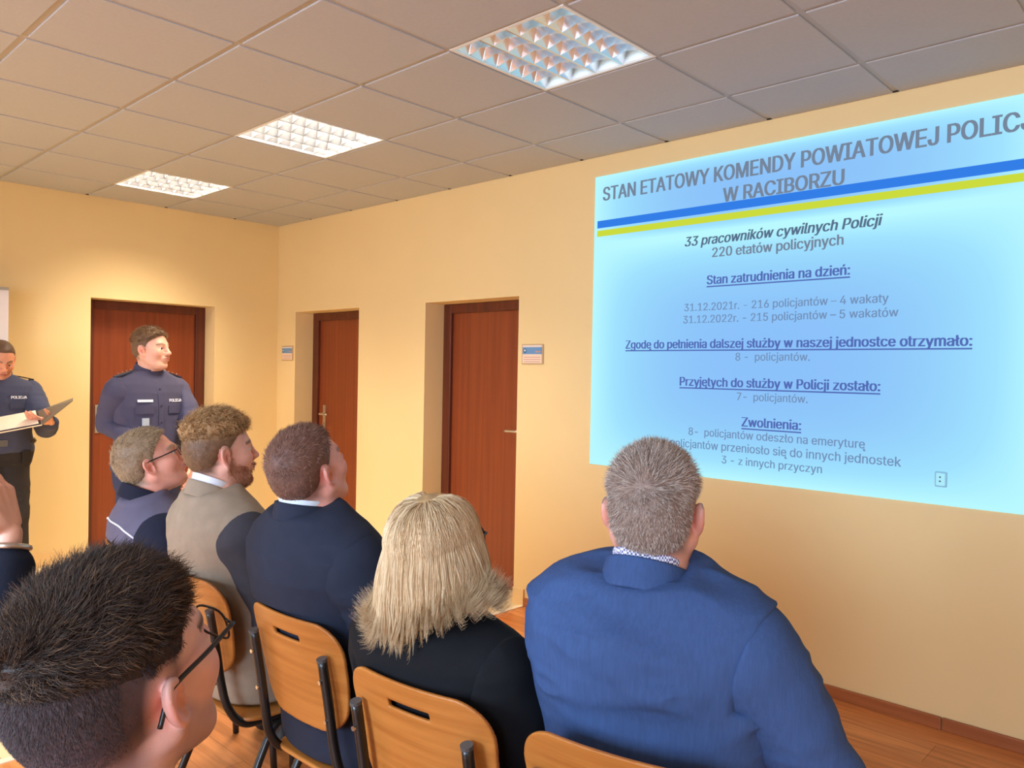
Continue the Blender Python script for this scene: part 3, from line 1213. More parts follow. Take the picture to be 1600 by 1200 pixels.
def hand_prims(w, dirv, palm_n, curl, side, s=1.0, spread=.0):
    """wrist point, finger direction, palm normal (towards the palm), curl per joint in radians"""
    f = A(dirv) / np.linalg.norm(dirv)
    n = A(palm_n) - f * (A(palm_n) @ f)
    n /= np.linalg.norm(n)
    l = np.cross(n, f) * side           # towards the thumb
    pr = []
    for k, off in enumerate((.032, .011, -.011, -.031)):
        a = w + (f * .02 + l * off * .5) * s
        b_ = w + (f * (.088 - .004 * abs(k - 1)) + l * off) * s
        pr.append((a, b_, .015 * s, .0115 * s))
        p, ln = b_, (A([.043, .027, .02]) * (.95, 1.05, .98, .78)[k]) * s
        ang = curl[0]
        for j in range(3):
            d = f * math.cos(ang) + n * math.sin(ang) + l * off * spread * 8
            d /= np.linalg.norm(d)
            e = p + d * ln[j]
            pr.append((p, e, (.0092, .0085, .0076)[j] * s, (.0085, .0076, .0066)[j] * s))
            p = e
            ang += curl[1] * (1.0, .8, .5)[j]
    # thumb from the side of the palm
    p = w + (f * .022 + l * .03 + n * .006) * s
    d = f * .62 + l * .62 + n * .35
    for j, ln in enumerate((.044, .033, .027)):
        d = d / np.linalg.norm(d)
        e = p + d * ln * s
        pr.append((p, e, (.0145, .0105, .0095)[j] * s, (.0105, .0095, .0075)[j] * s))
        p = e
        d = d + f * .35 + n * .1
    return pr


def joints(J):
    """adds neck base, shoulders to J from hip, lean"""
    L_ = J['lean']
    J['up'] = A([-math.sin(L_), 0, math.cos(L_)])
    J['fwd'] = A([math.cos(L_), 0, math.sin(L_)])
    J['left'] = A([0, 1.0, 0])
    tw = J.get('twist', 0)
    ttt = lambda t, x, y: J['hip'] + J['up'] * t * J['S'] + J['fwd'] * (x + J['hunch'] * t * t) + J['left'] * y
    J['at'] = ttt
    J['nb'] = ttt(.56, -.005, 0)
    st = .455 + .02 * J.get('square', 0)
    if J.get('sit'):
        J['sh'] = {1: ttt(st - .01, .012, .142 * J['wide']), -1: ttt(st, -.002, -.168 * J['wide'])}
    else:
        J['sh'] = {1: ttt(st, -.005, .168 * J['wide']), -1: ttt(st, -.005, -.168 * J['wide'])}
    return J


def arm_sdf(P, J, s, g=0.0, t0=0.0, cuff=.0):
    sh, el, wr = J['sh'][s], J['el'][s], J['wr'][s]
    th = J.get('thick', 1.0)
    k = wr + (el - wr) / np.linalg.norm(el - wr) * cuff
    d = cone(P, sh, el, .054 * th + g, .043 * th + g)
    return smin(d, cone(P, el, k, .043 * th + g, .03 * th + g), .025)


def neck_sdf(P, J, g=0.0, top=True):
    th = J.get('neck', 1.0)
    a = J['nb'] - J['up'] * .05
    b_ = J['hc'] + J['R'] @ A([-.022, 0, -.035])
    return cone(P, a, b_, .062 * th + g, .053 * th + g)


def person_frame(kind, headw, body_yaw, sp):
    """sp gives head yaw/pitch relative to the body; headw = world position of the head centre"""
    J = dict(sit=kind == 'sit', square=sp.get('square', 0), fade=sp.get('fade', 0), lean=sp.get('lean', .2), hunch=sp.get('hunch', 0), wide=sp.get('wide', 1.0), deep=sp.get('deep', 1.0),
             thick=sp.get('thick', 1.0), neck=sp.get('neck', 1.0), scale=sp.get('hs', .97))
    hipz = .535 if kind == 'sit' else sp.get('hipz', .95)
    J['hip'] = A([0, 0, hipz])
    nv = A(sp.get('neckvec', (.03, 0, .122)))
    J['S'] = 1.0
    hz = headw[2]
    c = math.cos(J['lean'])
    fz = math.sin(J['lean'])
    J['S'] = (hz - hipz - nv[2] - fz * (J['hunch'] * .3136 - .005)) / (.56 * c)
    joints(J)
    J['hc'] = J['nb'] + nv
    J['R'] = rot(sp.get('yaw', 0), sp.get('pitch', 0), sp.get('roll', 0))
    cy, sy = math.cos(body_yaw), math.sin(body_yaw)
    off = A([cy * J['hc'][0] - sy * J['hc'][1], sy * J['hc'][0] + cy * J['hc'][1]])
    J['root'] = (headw[0] - off[0], headw[1] - off[1], 0)
    J['yaw'] = body_yaw
    for k in ('cdx', 'cdy', 'fat', 'skin', 'brow', 'scalp', 'scalp_w', 'recede', 'nape', 'stubble'):
        if k in sp:
            J[k] = sp[k]
    return J


def sit_limbs(J, el_out=.06, el_fwd=.06, el_drop=.27, wr=(.27, .10, .66)):
    J['el'], J['wr'], J['hand'] = {}, {}, {}
    for s in (1, -1):
        J['el'][s] = J['sh'][s] + A([el_fwd, s * (el_out if s < 0 else min(el_out, .05)), -el_drop])
        J['wr'][s] = A([wr[0], s * wr[1], wr[2]])
        d = J['wr'][s] - J['el'][s]
        d = d / np.linalg.norm(d)
        J['hand'][s] = (d + A([0, -s * .2, -.1]), A([0, -s * .3, -1.0]), (.25, .3))
    return J


M['skin'] = mat('skin', SKIN, 0.5, tint=True, bump=0.12, bscale=500, sss=0.12)
M['hair'] = mat('hair', (.1, .06, .03), 0.55, tint=True, spec=0.3)
M['eye'] = mat('eye_white', (.75, .72, .70), 0.15)
M['iris'] = mat('iris', (.02, .015, .012), 0.1)


def body_mesh(J, parent, h=.004, hands=(1, -1), arms=True):
    pr = []
    for s in hands:
        d, n, cu = J['hand'][s]
        pr += hand_prims(J['wr'][s], d, n, cu, s if not J.get('flip') else -s)

    def f(P):
        d = press(P, torso_sdf(P, J, -.012), J, .014)
        d = smin(d, neck_sdf(P, J), .04)
        Ph = ((P - J['hc']) @ J['R']) / J['scale']
        near = np.abs(Ph).max(1) < .24
        hd = np.linalg.norm(Ph, axis=1) - .14
        if near.any():
            hd[near] = head_sdf(Ph[near], J)
        d = smin(d, hd * J['scale'], .022)
        if arms:
            for s in (1, -1):
                d = smin(d, arm_sdf(P, J, s, -.010), .02)
        for a, b_, ra, rb in pr:
            d = smin(d, cone(P, a, b_, ra, rb), .006)
        return d

    pts = np.array([J['hip'], J['hc'], *J['sh'].values(), *J['el'].values(), *J['wr'].values()])
    lo, hi = pts.min(0) - .26, pts.max(0) + .26
    V, Q = surface(f, lo, hi, h)
    o = mesh_obj('body', V, Q, M['skin'], parent, True, skin_tint(V, J))
    return o


def eyes(J, parent):
    for s in (1, -1):
        c = A([.0755, s * .031, .007])
        V, F = [], []
        n, m = 14, 10
        R = rot(-s * 0, 0)
        for i in range(m + 1):
            a = PI * i / m
            for k in range(n):
                t = 2 * PI * k / n
                V.append(c + .0126 * A([math.cos(a), math.sin(a) * math.cos(t), math.sin(a) * math.sin(t)]))
        for i in range(m):
            for k in range(n):
                F.append((i * n + k, i * n + (k + 1) % n, (i + 1) * n + (k + 1) % n, (i + 1) * n + k))
        V = J['hc'] + (A(V) * J['scale']) @ J['R'].T
        o = mesh_obj('eye', V, F, M['eye'], parent, True)
        o.data.materials.append(M['iris'])
        for p in o.data.polygons:
            if p.index < 2 * n:
                p.material_index = 1


def cloth_noise(P, amp, stretch=(1, 1, 1), freq=14, seed=0):
    q = P * A(stretch) * freq + seed * 17.3
    a = 1 - np.abs(vnoise(q)) * 2
    b_ = vnoise(q * .45 + 5)
    return amp * (.6 * a * np.clip(b_ + .4, 0, 1) + .5 * b_)


def press(P, d, J, extra=0.0):
    """the back of a seated person is flattened where it rests on the chair"""
    if not J.get('sit'):
        return d
    x, y, z = P[:, 0] - J.get('cdx', 0), P[:, 1] - J.get('cdy', 0), P[:, 2]
    xs_ = -.213 - .13 * (z - .6) + .75 * y * y - .35 * np.clip(z - .6, 0, 1) ** 2 + .013
    pl = xs_ + extra - x - 6 * np.clip(z - .885, 0, 1) - 6 * np.clip(np.abs(y) - .2, 0, 1)
    pl = np.maximum(pl, np.where((np.abs(y) < .21) & (x > -.2) & (x < .24), .463 + extra - z, -1))
    return smax(d, pl, .012)


def garment_torso(name, J, parent, m, g, t0=-.05, t1=.545, amp=.004, h=.005, belly=0.0, stretch=(1, 1, 2.2), seed=0, pads=.012, vneck=False, flare=0.0, tint=None):
    def f(P):
        t = ((P - J['hip']) @ J['up']) / J['S']
        gg = g + flare * np.clip((.1 - t) / .2, 0, 1)
        d = torso_sdf(P, J, 0, t0, t1, belly) - gg
        for s in (1, -1):
            d = smin(d, sph(P, J['sh'][s] - A([0, s * .006, .0]), .057 * J['thick'] + pads * .7), .035)
        for s in ((-1,) if J.get('sit') else (1, -1)):
            pl = (P - J['sh'][s]) @ A([0, s, -.25]) - .030 - np.clip((.405 - t) / .05, 0, 1) * .3
            d = smax(d, pl, .01)
        d = press(P, d, J, .009 if g < .01 else 0)
        d = d - cloth_noise(P, amp, stretch, 13, seed) * np.clip((P[:, 2] - .82) / .1, .2, 1)
        nk = neck_sdf(P, J, .006)
        nk = smax(nk, -((P - J['nb']) @ J['up']) - .02, .01)
        d = smax(d, -nk, .006)
        if vneck:
            v = ell(P, J['nb'] + J['fwd'] * .10 - J['up'] * .10, (.05, .045, .16))
            d = smax(d, -v, .01)
        return d

    lo = J['hip'] - .35
    hi = np.maximum(J['nb'] + A([.3, .32, .16]), J['hip'] + .35)
    V, Q = surface(f, lo, hi, h, 1.8)
    return mesh_obj(name, V, Q, m, parent, True)


def sleeve(J, s, parent, m, g=.013, amp=.005, h=.005, cuff=.0, seed=0, name='sleeve', short=None):
    sh, el = J['sh'][s], J['el'][s]

    def f(P):
        d = arm_sdf(P, J, s, g, cuff=cuff)
        d = smin(d, ell(P, sh - A([.008, s * .006, .022]), (.068 * J['deep'] + g * .6, .056 * J['thick'] + g * .6, .078 + g * .5)), .03)
        d = smin(d, cone(P, sh - A([0, 0, .03]), sh * .45 + el * .55, .072 * J['thick'] + g * .6, .05 * J['thick'] + g), .03)
        # creases gather at the elbow
        e = np.linalg.norm(P - el, axis=1)
        d = d - cloth_noise(P, amp * (1 + 1.2 * np.exp(-(e / .09) ** 2)), (1, 1, 2.0), 15, seed + s)
        pl = (P - sh) @ A([0, -s, 0.25]) + (.012 if J.get('sit') else -.02)      # stops at the arm hole
        return smax(d, pl, .008)

    pts = np.array([sh, el, J['wr'][s]])
    V, Q = surface(f, pts.min(0) - .13, pts.max(0) + .13, h)
    return mesh_obj(name, V, Q, m, parent, True)


def collar(J, parent, m, r0, r1, z0, z1, th, name='collar', open_front=0.0, h=.003, tilt=.0, front_drop=.0, cx=0.0):
    """standing band around the neck in the neck's frame"""
    ax = (J['hc'] + A([-.02, 0, -.04])) - J['nb']
    ax = ax / np.linalg.norm(ax)
    fw = A([1.0, 0, 0]) - ax * ax[0]
    fw /= np.linalg.norm(fw)

    def f(P):
        q = P - J['nb'] - fw * cx
        z = q @ ax
        x = q @ fw
        y = q[:, 1]
        zz = z + x * tilt + front_drop * np.clip(x / .06, 0, 1) ** 2
        r = np.sqrt((x / 1.0) ** 2 + y * y)
        R_ = r0 + (r1 - r0) * np.clip((zz - z0) / (z1 - z0), 0, 1)
        d = np.abs(r - R_) - th
        d = smax(d, np.maximum(zz - z1, z0 - zz), .003)
        if open_front:
            d = smax(d, -(np.maximum(np.abs(y) - open_front, -x)), .003)
        return d

    V, Q = surface(f, J['nb'] - .16, J['nb'] + .16, h)
    return mesh_obj(name, V, Q, m, parent, True)


def trousers_sit(J, parent, m, h=.007, spread=.10, g=0.0):
    w = J['wide']

    def f(P):
        d = ell(P, J['hip'] + A([-.01, 0, 0]), (.15, .19 * w, .095))
        for s in (1, -1):
            hp, kn, an = A([.02, s * .09, .545]), A([.42, s * spread, .52]), A([.42, s * spread, .10])
            d = smin(d, cone(P, hp, kn, .085 + g, .066 + g), .03)
            d = smin(d, cone(P, kn, an, .064 + g, .056 + g), .03)
        d = smax(d, .085 - P[:, 2], .01)
        d = press(P, d, J)
        return d - cloth_noise(P, .004, (1, 1, 1.5), 12, 3)

    V, Q = surface(f, (-.3, -.36, .05), (.58, .36, .75), h)
    return mesh_obj('trousers', V, Q, m, parent, True)


def shoes(J, parent, m, pts, yaw=0.0):
    for s in (1, -1):
        x, y = pts[s]
        R = rot(pts.get('yaw', {}).get(s, 0.0))

        def f(P):
            q = (P - A([x, y, 0])) @ R
            d = cone(q, (-.03, 0, .045), (.09, s * .004, .04), .042, .045)
            d = smin(d, ell(q, (.13, 0, .032), (.075, .045, .032)), .03)
            d = smin(d, cone(q, (-.02, 0, .05), (-.02, 0, .11), .042, .046), .02)
            return smax(d, .001 - q[:, 2], .004)

        V, Q = surface(f, (x - .28, y - .28, -.02), (x + .28, y + .28, .2), .006)
        mesh_obj('shoe', V, Q, m, parent, True)


def glasses(J, parent, m, r=.0016, temple_r=.0022, lens_w=.051, lens_h=.036, lens=True):
    def W_(pts):
        return J['hc'] + (A(pts) * J['scale']) @ J['R'].T

    fr = MB()
    root = None
    for s in (1, -1):
        loop = []
        for k in range(33):
            a = 2 * PI * k / 32
            cx_, sx_ = math.cos(a), math.sin(a)
            n = 3.2
            rr = (abs(cx_) ** n + abs(sx_) ** n) ** (-1 / n)
            y = s * .034 + lens_w / 2 * rr * cx_
            z = .005 + lens_h / 2 * rr * sx_
            loop.append((.108 - 2.2 * y * y, y, z))
        fr.tube(W_(loop), r, 8, cap=False)
    fr.tube(W_(bend([(.1075, -.010, .010), (.110, 0, .013), (.1075, .010, .010)])), r, 8)
    for s in (1, -1):
        fr.tube(W_([(.1, s * .060, .016), (.095, s * .072, .016)]), r * 1.2, 8)
    root = fr.build('eyeglasses', m, parent, smooth=True)
    for s in (1, -1):
        MB().tube(W_(bend([(.097, s * .0725, .016), (.05, s * .079, .017), (.0, s * .083, .019), (-.018, s * .084, .014), (-.036, s * .082, -.010)], 8)),
                  temple_r, 8).build('temple', m, root, smooth=True)
    if lens:
        for s in (1, -1):
            V = []
            for k in range(32):
                a = 2 * PI * k / 32
                n = 3.2
                rr = (abs(math.cos(a)) ** n + abs(math.sin(a)) ** n) ** (-1 / n)
                y = s * .034 + lens_w / 2 * rr * math.cos(a)
                V.append((.108 - 2.2 * y * y, y, .005 + lens_h / 2 * rr * math.sin(a)))
            mesh_obj('lens', W_(V), [tuple(range(32))], M['lens'], root)
    return root


def flat_text(body, origin, right, up, width, parent, m, name='lettering', bold=.02, asp=1.1):
    V, F = text_mesh(body, bold, slabs=14)
    k = width / V[:, 0].max()
    X = A(origin) + V[:, :1] * k * A(right) + V[:, 1:] * k * asp * A(up)
    return mesh_obj(name, X, [tuple(f) for f in F], m, parent)


def cloth(name, c, var=.06, bump=.3, bscale=700, rough=.9, sheen=.0, vscale=(25, 25, 25), bstretch=(1, 1, 1)):
    return mat(name, c, rough, var=var, vscale=vscale, bump=bump, bscale=bscale, spec=.25, sheen=sheen, bstretch=bstretch)


# ------------------------------------------------------------------ chairs
def chair_proto():
    t = thing('stacking_chair', 'beech plywood chair', 'chair')

    def fb(P):
        x, y, z = P[:, 0], P[:, 1], P[:, 2]
        xs_ = -.213 - .13 * (z - .6) + .75 * y * y - .35 * np.clip(z - .6, 0, 1) ** 2
        hw = np.interp(z, [.58, .72, .86, .9], [.172, .195, .205, .205])
        zc, hz = .735, .15
        q = np.stack([np.abs(y) - hw + .085, np.abs(z - zc) - hz + .085], -1)
        d2 = np.linalg.norm(np.maximum(q, 0), axis=1) + np.minimum(q.max(1), 0) - .085
        slot = np.maximum(np.abs(y) - .058, np.abs(z - .828) - .0085)
        d2 = np.maximum(d2, -slot)
        return smax(np.abs(x - xs_) * .93 - .0052, d2, .003)

    V, Q = surface(fb, (-.30, -.25, .55), (-.12, .25, .92), .003)
    mesh_obj('backrest', V, Q, M['ply'], t, True)

    def fs(P):
        x, y, z = P[:, 0], P[:, 1], P[:, 2]
        zs = .452 - .5 * np.clip(x - .15, 0, 1) ** 2 * 6 + .25 * y * y * .3 - .04 * np.exp(-((x + .06) / .1) ** 2) * .15
        q = np.stack([np.abs(x - .025) - .205 + .07, np.abs(y) - .2 + .07], -1)
        d2 = np.linalg.norm(np.maximum(q, 0), axis=1) + np.minimum(q.max(1), 0) - .07
        return smax(np.abs(z - zs) * .9 - .0055, d2, .003)

    V, Q = surface(fs, (-.22, -.25, .37), (.27, .25, .5), .004)
    mesh_obj('seat', V, Q, M['ply'], t, True)
    for s in (1, -1):
        y = s * .158
        bt = MB().tube(bend([(-.262, y, .80), (-.240, y, .68), (-.224, y, .58), (-.205, s * .165, .50), (-.16, s * .172, .442), (-.08, s * .176, .432), (.19, s * .18, .430)], 6), .0125, 12)
        bo = bt.build('back_tube', M['black_metal'], t, smooth=True)
        MB().tube([(-.2618, y, .797), (-.2634, y, .8045)], .0135, 12).build('tube_cap', M['grey_cap'], bo)
        for z in (.745, .64):
            MB().tube([(-.262 + (.80 - z) * .18 - .013, y, z), (-.262 + (.80 - z) * .18 - .018, y, z)], .0055, 10).build('bolt', M['steel'], bo)
        MB().tube(bend([(.14, s * .18, .430), (.20, s * .184, .418), (.222, s * .19, .38), (.245, s * .205, 0.004)], 5), .0125, 12).build('leg', M['black_metal'], t, smooth=True)
        MB().tube(bend([(-.02, s * .185, .418), (-.09, s * .192, .37), (-.25, s * .21, .004)], 5), .0125, 12).build('leg', M['black_metal'], t, smooth=True)
    MB().tube([(-.03, -.185, .416), (-.03, .185, .416)], .0095, 10).build('cross_bar', M['black_metal'], t, smooth=True)
    return t


CH = chair_proto()
CH_USED = [False]


def place_chair(J, label, dx=0.0, dy=0.0):
    c = CH if not CH_USED[0] else copy_tree(CH)
    CH_USED[0] = True
    cy, sy = math.cos(J['yaw']), math.sin(J['yaw'])
    c.location = (J['root'][0] + dx * cy - dy * sy, J['root'][1] + dx * sy + dy * cy, 0)
    c.rotation_euler = (0, 0, J['yaw'])
    c['label'], c['category'], c['group'] = label, 'chair', 'plywood chairs of the audience'
    return c


def person(J, label):
    return thing('person', label, 'person', J['root'], J['yaw'])


BLACK_PLASTIC = mat('black_acetate', (.012, .012, .013), .25)
SHOE = mat('black_leather_shoe', (.012, .011, .010), .35)
R_ = math.radians


def checked(name):
    m = mat(name, lin(226, 226, 238), .8)
    N, L = m.node_tree.nodes, m.node_tree.links
    tc = N.new('ShaderNodeTexCoord')
    ck = N.new('ShaderNodeTexChecker')
    ck.inputs['Scale'].default_value = 240
    ck.inputs['Color1'].default_value = (*lin(236, 234, 240), 1)
    ck.inputs['Color2'].default_value = (*lin(92, 88, 140), 1)
    L.new(tc.outputs['Object'], ck.inputs['Vector'])
    L.new(ck.outputs['Color'], N['Principled BSDF'].inputs['Base Color'])
    return m



# ------------------------------------------------------------------ man in the blue blazer
J = sit_limbs(person_frame('sit', (-2.481, -5.708, 1.251), R_(12), dict(cdx=-.05, cdy=-.03, lean=.22, hunch=.05, square=1.0, wide=1.10, deep=1.28, thick=1.14, neck=1.18, hs=1.04, yaw=R_(14), pitch=R_(8),
              fat=.006, skin=lin(222, 158, 134), scalp=lin(120, 98, 88), recede=.012, scalp_w=.9, brow=lin(150, 120, 100))), el_out=.13, el_fwd=.08, el_drop=.25, wr=(.30, .16, .66))
p = person(J, 'seated man in a bright blue blazer with short grey hair, seen from behind')
body_mesh(J, p, .0036)
eyes(J, p)
BLUE = cloth('blue_blazer_cloth', lin(55, 77, 118), .12, .35, 500, vscale=(160, 160, 16), bstretch=(1, 1, .12))
garment_torso('blazer', J, p, BLUE, .022, -.13, .56, .016, .0045, .02, (1, 1, 2.4), 3, .016)
for s in (1, -1):
    sleeve(J, s, p, BLUE, .020, .007, .0045, .02, 4)
collar(J, p, BLUE, .086, .072, -.03, .030, .0055, 'blazer_collar', .03, .003, .28)
collar(J, p, checked('checked_shirt'), .067, .064, -.02, .046, .003, 'shirt_collar', .012, .0025, .30)
garment_torso('shirt', J, p, cloth('white_cotton', lin(226, 228, 236)), .004, -.02, .56, .002, .007)
trousers_sit(J, p, cloth('dark_blue_trousers', lin(34, 40, 58)), spread=.14)
shoes(J, p, SHOE, {1: (.42, .14), -1: (.42, -.14)})
short_hair('hair', J, dict(top=.024, side=.013, color=lin(148, 124, 110), color2=lin(206, 188, 172), mix=.45, lift=.62, count=15000, radius=.00042, recede=.012, mess=.24, clump=.5, cap=.30,
           whorl=(-.08, .012, .09), nape=-.062), p, M['hair'])
place_chair(J, 'plywood chair under the man in the blue blazer, only its top corner in view', dx=-.05, dy=-.03)

# ------------------------------------------------------------------ blonde woman
J = sit_limbs(person_frame('sit', (-2.615, -5.235, 1.117), R_(6), dict(cdx=.03, cdy=-.06, lean=.26, hunch=.04, wide=1.08, deep=1.12, thick=1.02, neck=.86, hs=.96, yaw=R_(4), pitch=R_(14),
              skin=lin(230, 178, 152), scalp=lin(190, 150, 100))), el_out=.07, el_fwd=.10, wr=(.28, .12, .65))
JW = J
p = person(J, 'seated woman in a black top with long blonde hair')
PW = p
body_mesh(J, p, .004)
eyes(J, p)
BLACK = cloth('black_knit', lin(17, 18, 22), .1, .4, 600)
garment_torso('top', J, p, BLACK, .014, -.14, .565, .006, .005, .02, (1, 1, 2), 8, .006)
for s in (1, -1):
    sleeve(J, s, p, BLACK, .016, .006, .005, .02, 9)
collar(J, p, BLACK, .072, .060, -.03, .015, .005, 'neckline', 0, .003, .25)
trousers_sit(J, p, cloth('black_trousers', lin(16, 16, 20)))
shoes(J, p, SHOE, {1: (.42, .10), -1: (.42, -.10)})
glasses(J, p, BLACK_PLASTIC, .003, .003, .054, .044)
place_chair(J, 'plywood chair under the blonde woman in black', dx=.03, dy=-.06)

# ------------------------------------------------------------------ man in the dark navy suit
J = sit_limbs(person_frame('sit', (-2.603, -4.690, 1.242), R_(2), dict(cdx=.02, cdy=-.04, lean=.28, neckvec=(.01, 0, .108), square=.4, hunch=.05, wide=1.12, deep=1.16, thick=1.06, neck=1.12, hs=1.0, yaw=R_(9), pitch=R_(26),
              fat=.006, skin=lin(226, 160, 142), scalp=lin(112, 84, 72), recede=.016, scalp_w=.75, brow=lin(140, 100, 84))), el_out=.09, el_fwd=.07, wr=(.28, .12, .66))
p = person(J, 'seated man in a dark navy suit with short reddish brown hair, head tilted back')
body_mesh(J, p, .0038)
eyes(J, p)
NAVY = cloth('navy_suit_cloth', lin(38, 43, 58), .08, .3, 700)
garment_torso('suit_jacket', J, p, NAVY, .018, -.13, .56, .005, .005, .02, (1, 1, 2), 12, .014, True)
for s in (1, -1):
    sleeve(J, s, p, NAVY, .018, .006, .005, .02, 13)
collar(J, p, NAVY, .084, .072, -.03, .022, .0055, 'jacket_collar', .03, .003, .30)
collar(J, p, M['white_cotton'] if 'white_cotton' in M else cloth('white_shirt', lin(226, 232, 240)), .067, .063, -.02, .036, .003, 'shirt_collar', .012, .0025, .30)
garment_torso('shirt', J, p, cloth('white_shirt_cloth', lin(226, 230, 238)), .004, -.02, .56, .002, .007)
trousers_sit(J, p, cloth('navy_suit_trousers', lin(36, 44, 68)))
shoes(J, p, SHOE, {1: (.42, .10), -1: (.42, -.10)})
short_hair('hair', J, dict(top=.022, side=.009, color=lin(122, 86, 72), color2=lin(176, 136, 114), mix=.35, lift=.38, count=11000, radius=.0005, recede=.016, mess=.2, clump=.6, cap=.30, edge=.006, whorl=(-.09, 0, .085)), p, M['hair'])
place_chair(J, 'plywood chair under the man in the dark navy suit', dx=.02, dy=-.04)

# ------------------------------------------------------------------ bearded man in the grey jacket
J = sit_limbs(person_frame('sit', (-2.575, -4.122, 1.238), R_(0), dict(cdx=.03, cdy=-.05, lean=.24, square=.3, hunch=.05, wide=1.04, deep=1.06, thick=1.0, neck=1.02, hs=1.0, yaw=R_(-8), pitch=R_(7),
              skin=lin(230, 172, 150), scalp=lin(96, 70, 54), scalp_w=.92, brow=lin(120, 86, 62), stubble=lin(150, 92, 62))), el_out=.07, el_fwd=.07, wr=(.28, .12, .66))
p = person(J, 'seated bearded man with curly light brown hair in a grey tweed jacket')
body_mesh(J, p, .0038)
eyes(J, p)
GREY = cloth('grey_tweed', lin(152, 134, 114), .1, .4, 500)
GREY_SHADED = cloth('shaded_sleeve_cloth', lin(66, 64, 70), .1, .4, 500)  # sleeves of the same jacket in shade, the shade put into a darker colour
garment_torso('jacket', J, p, GREY, .018, -.13, .56, .005, .005, 0, (1, 1, 2), 21, .014, True)
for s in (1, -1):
    sleeve(J, s, p, GREY_SHADED, .018, .006, .005, .02, 22)
collar(J, p, GREY, .080, .068, -.03, .022, .0055, 'jacket_collar', .03, .003, .28)
collar(J, p, cloth('white_shirt_collar_cloth', lin(232, 234, 240)), .063, .060, -.02, .046, .003, 'shirt_collar', .012, .0025, .28)
garment_torso('shirt', J, p, cloth('white_shirt_front', lin(226, 230, 238)), .004, -.02, .56, .002, .007)
trousers_sit(J, p, cloth('charcoal_trousers', lin(48, 48, 56)))
shoes(J, p, SHOE, {1: (.42, .10), -1: (.42, -.10)})
short_hair('hair', J, dict(top=.042, side=.004, z0=.060, zr=.035, edge=.004, nf=85, na=.8, color=lin(128, 94, 68), color2=lin(190, 148, 100), mix=.35, lift=.6, count=9000, radius=.0009, mess=.35, clump=.9, cap=.34, curl=.0065, turns=2.0,
           whorl=(-.09, 0, .085), flow=(.16, 0, .02), top_color=lin(196, 152, 102)), p, M['hair'])
beard(J, p, M['hair'], lin(176, 116, 82), .0065, 4500, .00035)
place_chair(J, 'plywood chair under the bearded man in the grey tweed jacket', dx=.03, dy=-.05)

# ------------------------------------------------------------------ seated officer with glasses
J = sit_limbs(person_frame('sit', (-2.58, -3.595, 1.158), R_(-8), dict(cdx=.04, cdy=-.07, lean=.26, hunch=.06, wide=1.06, deep=1.1, thick=1.02, neck=1.06, hs=1.0, yaw=R_(-13), pitch=R_(26),
              fat=.004, skin=lin(232, 162, 138), scalp=lin(150, 126, 102), scalp_w=.85, recede=.008, brow=lin(160, 130, 104))), el_out=.08, el_fwd=.08, wr=(.28, .12, .66))
p = person(J, 'seated officer with glasses and grey blond hair in a slate uniform jacket with white piping')
body_mesh(J, p, .004)
eyes(J, p)
UNI = cloth('slate_uniform_cloth', lin(98, 94, 114), .06, .25, 600)
UNID = cloth('dark_uniform_cloth', lin(34, 36, 52), .06, .25, 600)
UJ = garment_torso('uniform_jacket', J, p, UNI, .018, -.13, .56, .006, .005, .01, (1, 1, .6), 31, .012)
for s in (1, -1):
    sleeve(J, s, p, UNID, .018, .006, .005, .02, 32)
collar(J, p, UNID, .082, .070, -.02, .034, .006, 'jacket_collar', .02, .003, .25)
JO, PO = J, p
trousers_sit(J, p, cloth('uniform_trousers', lin(36, 38, 54)))
shoes(J, p, SHOE, {1: (.42, .10), -1: (.42, -.10)})
short_hair('hair', J, dict(top=.026, side=.015, color=lin(164, 138, 108), color2=lin(212, 188, 150), mix=.4, lift=.45, count=8000, radius=.0007, recede=.008, mess=.2, clump=.5, cap=.4, whorl=(-.09, 0, .085)), p, M['hair'])
glasses(J, p, BLACK_PLASTIC, .0018, .0024, .05, .034)
place_chair(J, 'plywood chair hidden beneath the seated officer with glasses', dx=.04, dy=-.07)

# ------------------------------------------------------------------ young man with the glasses in front
J = sit_limbs(person_frame('sit', (-3.459, -5.694, 1.188), R_(8), dict(lean=.14, hunch=.08, wide=1.0, deep=1.0, thick=1.0, neck=1.0, hs=.99, yaw=R_(15), pitch=R_(20), fade=1,
              skin=lin(232, 182, 168), scalp=lin(62, 50, 58), scalp_w=.97, nape=-.085, stubble=lin(150, 116, 110), brow=lin(84, 62, 52))), el_out=.07, el_fwd=.08, wr=(.28, .12, .66))
p = person(J, 'young man in the near corner, thin black glasses, dark hair shaved short at the sides')
body_mesh(J, p, .0026)
eyes(J, p)
DARKB = cloth('dark_blue_jacket', lin(30, 36, 54), .06, .25, 600)
garment_torso('jacket', J, p, DARKB, .016, -.13, .56, .005, .006, 0, (1, 1, 2), 41, .012)
for s in (1, -1):
    sleeve(J, s, p, DARKB, .016, .006, .006, .02, 42)
collar(J, p, DARKB, .080, .068, -.02, .024, .005, 'jacket_collar', .02, .003, .2)
trousers_sit(J, p, cloth('dark_jeans', lin(36, 40, 56)))
shoes(J, p, SHOE, {1: (.42, .10), -1: (.42, -.10)})
short_hair('hair', J, dict(top=.034, capz=.045, side=.006, z0=.05, zr=.045, color=lin(56, 43, 37), color2=lin(104, 78, 56), mix=.25, lift=.42, count=34000, radius=.00034, mess=.34, clump=.9, cap=.24, nf=90, na=.25, nape=-.085,
           curl=.003, turns=.8, h=.0028, whorl=(-.085, .01, .09)), p, M['hair'])
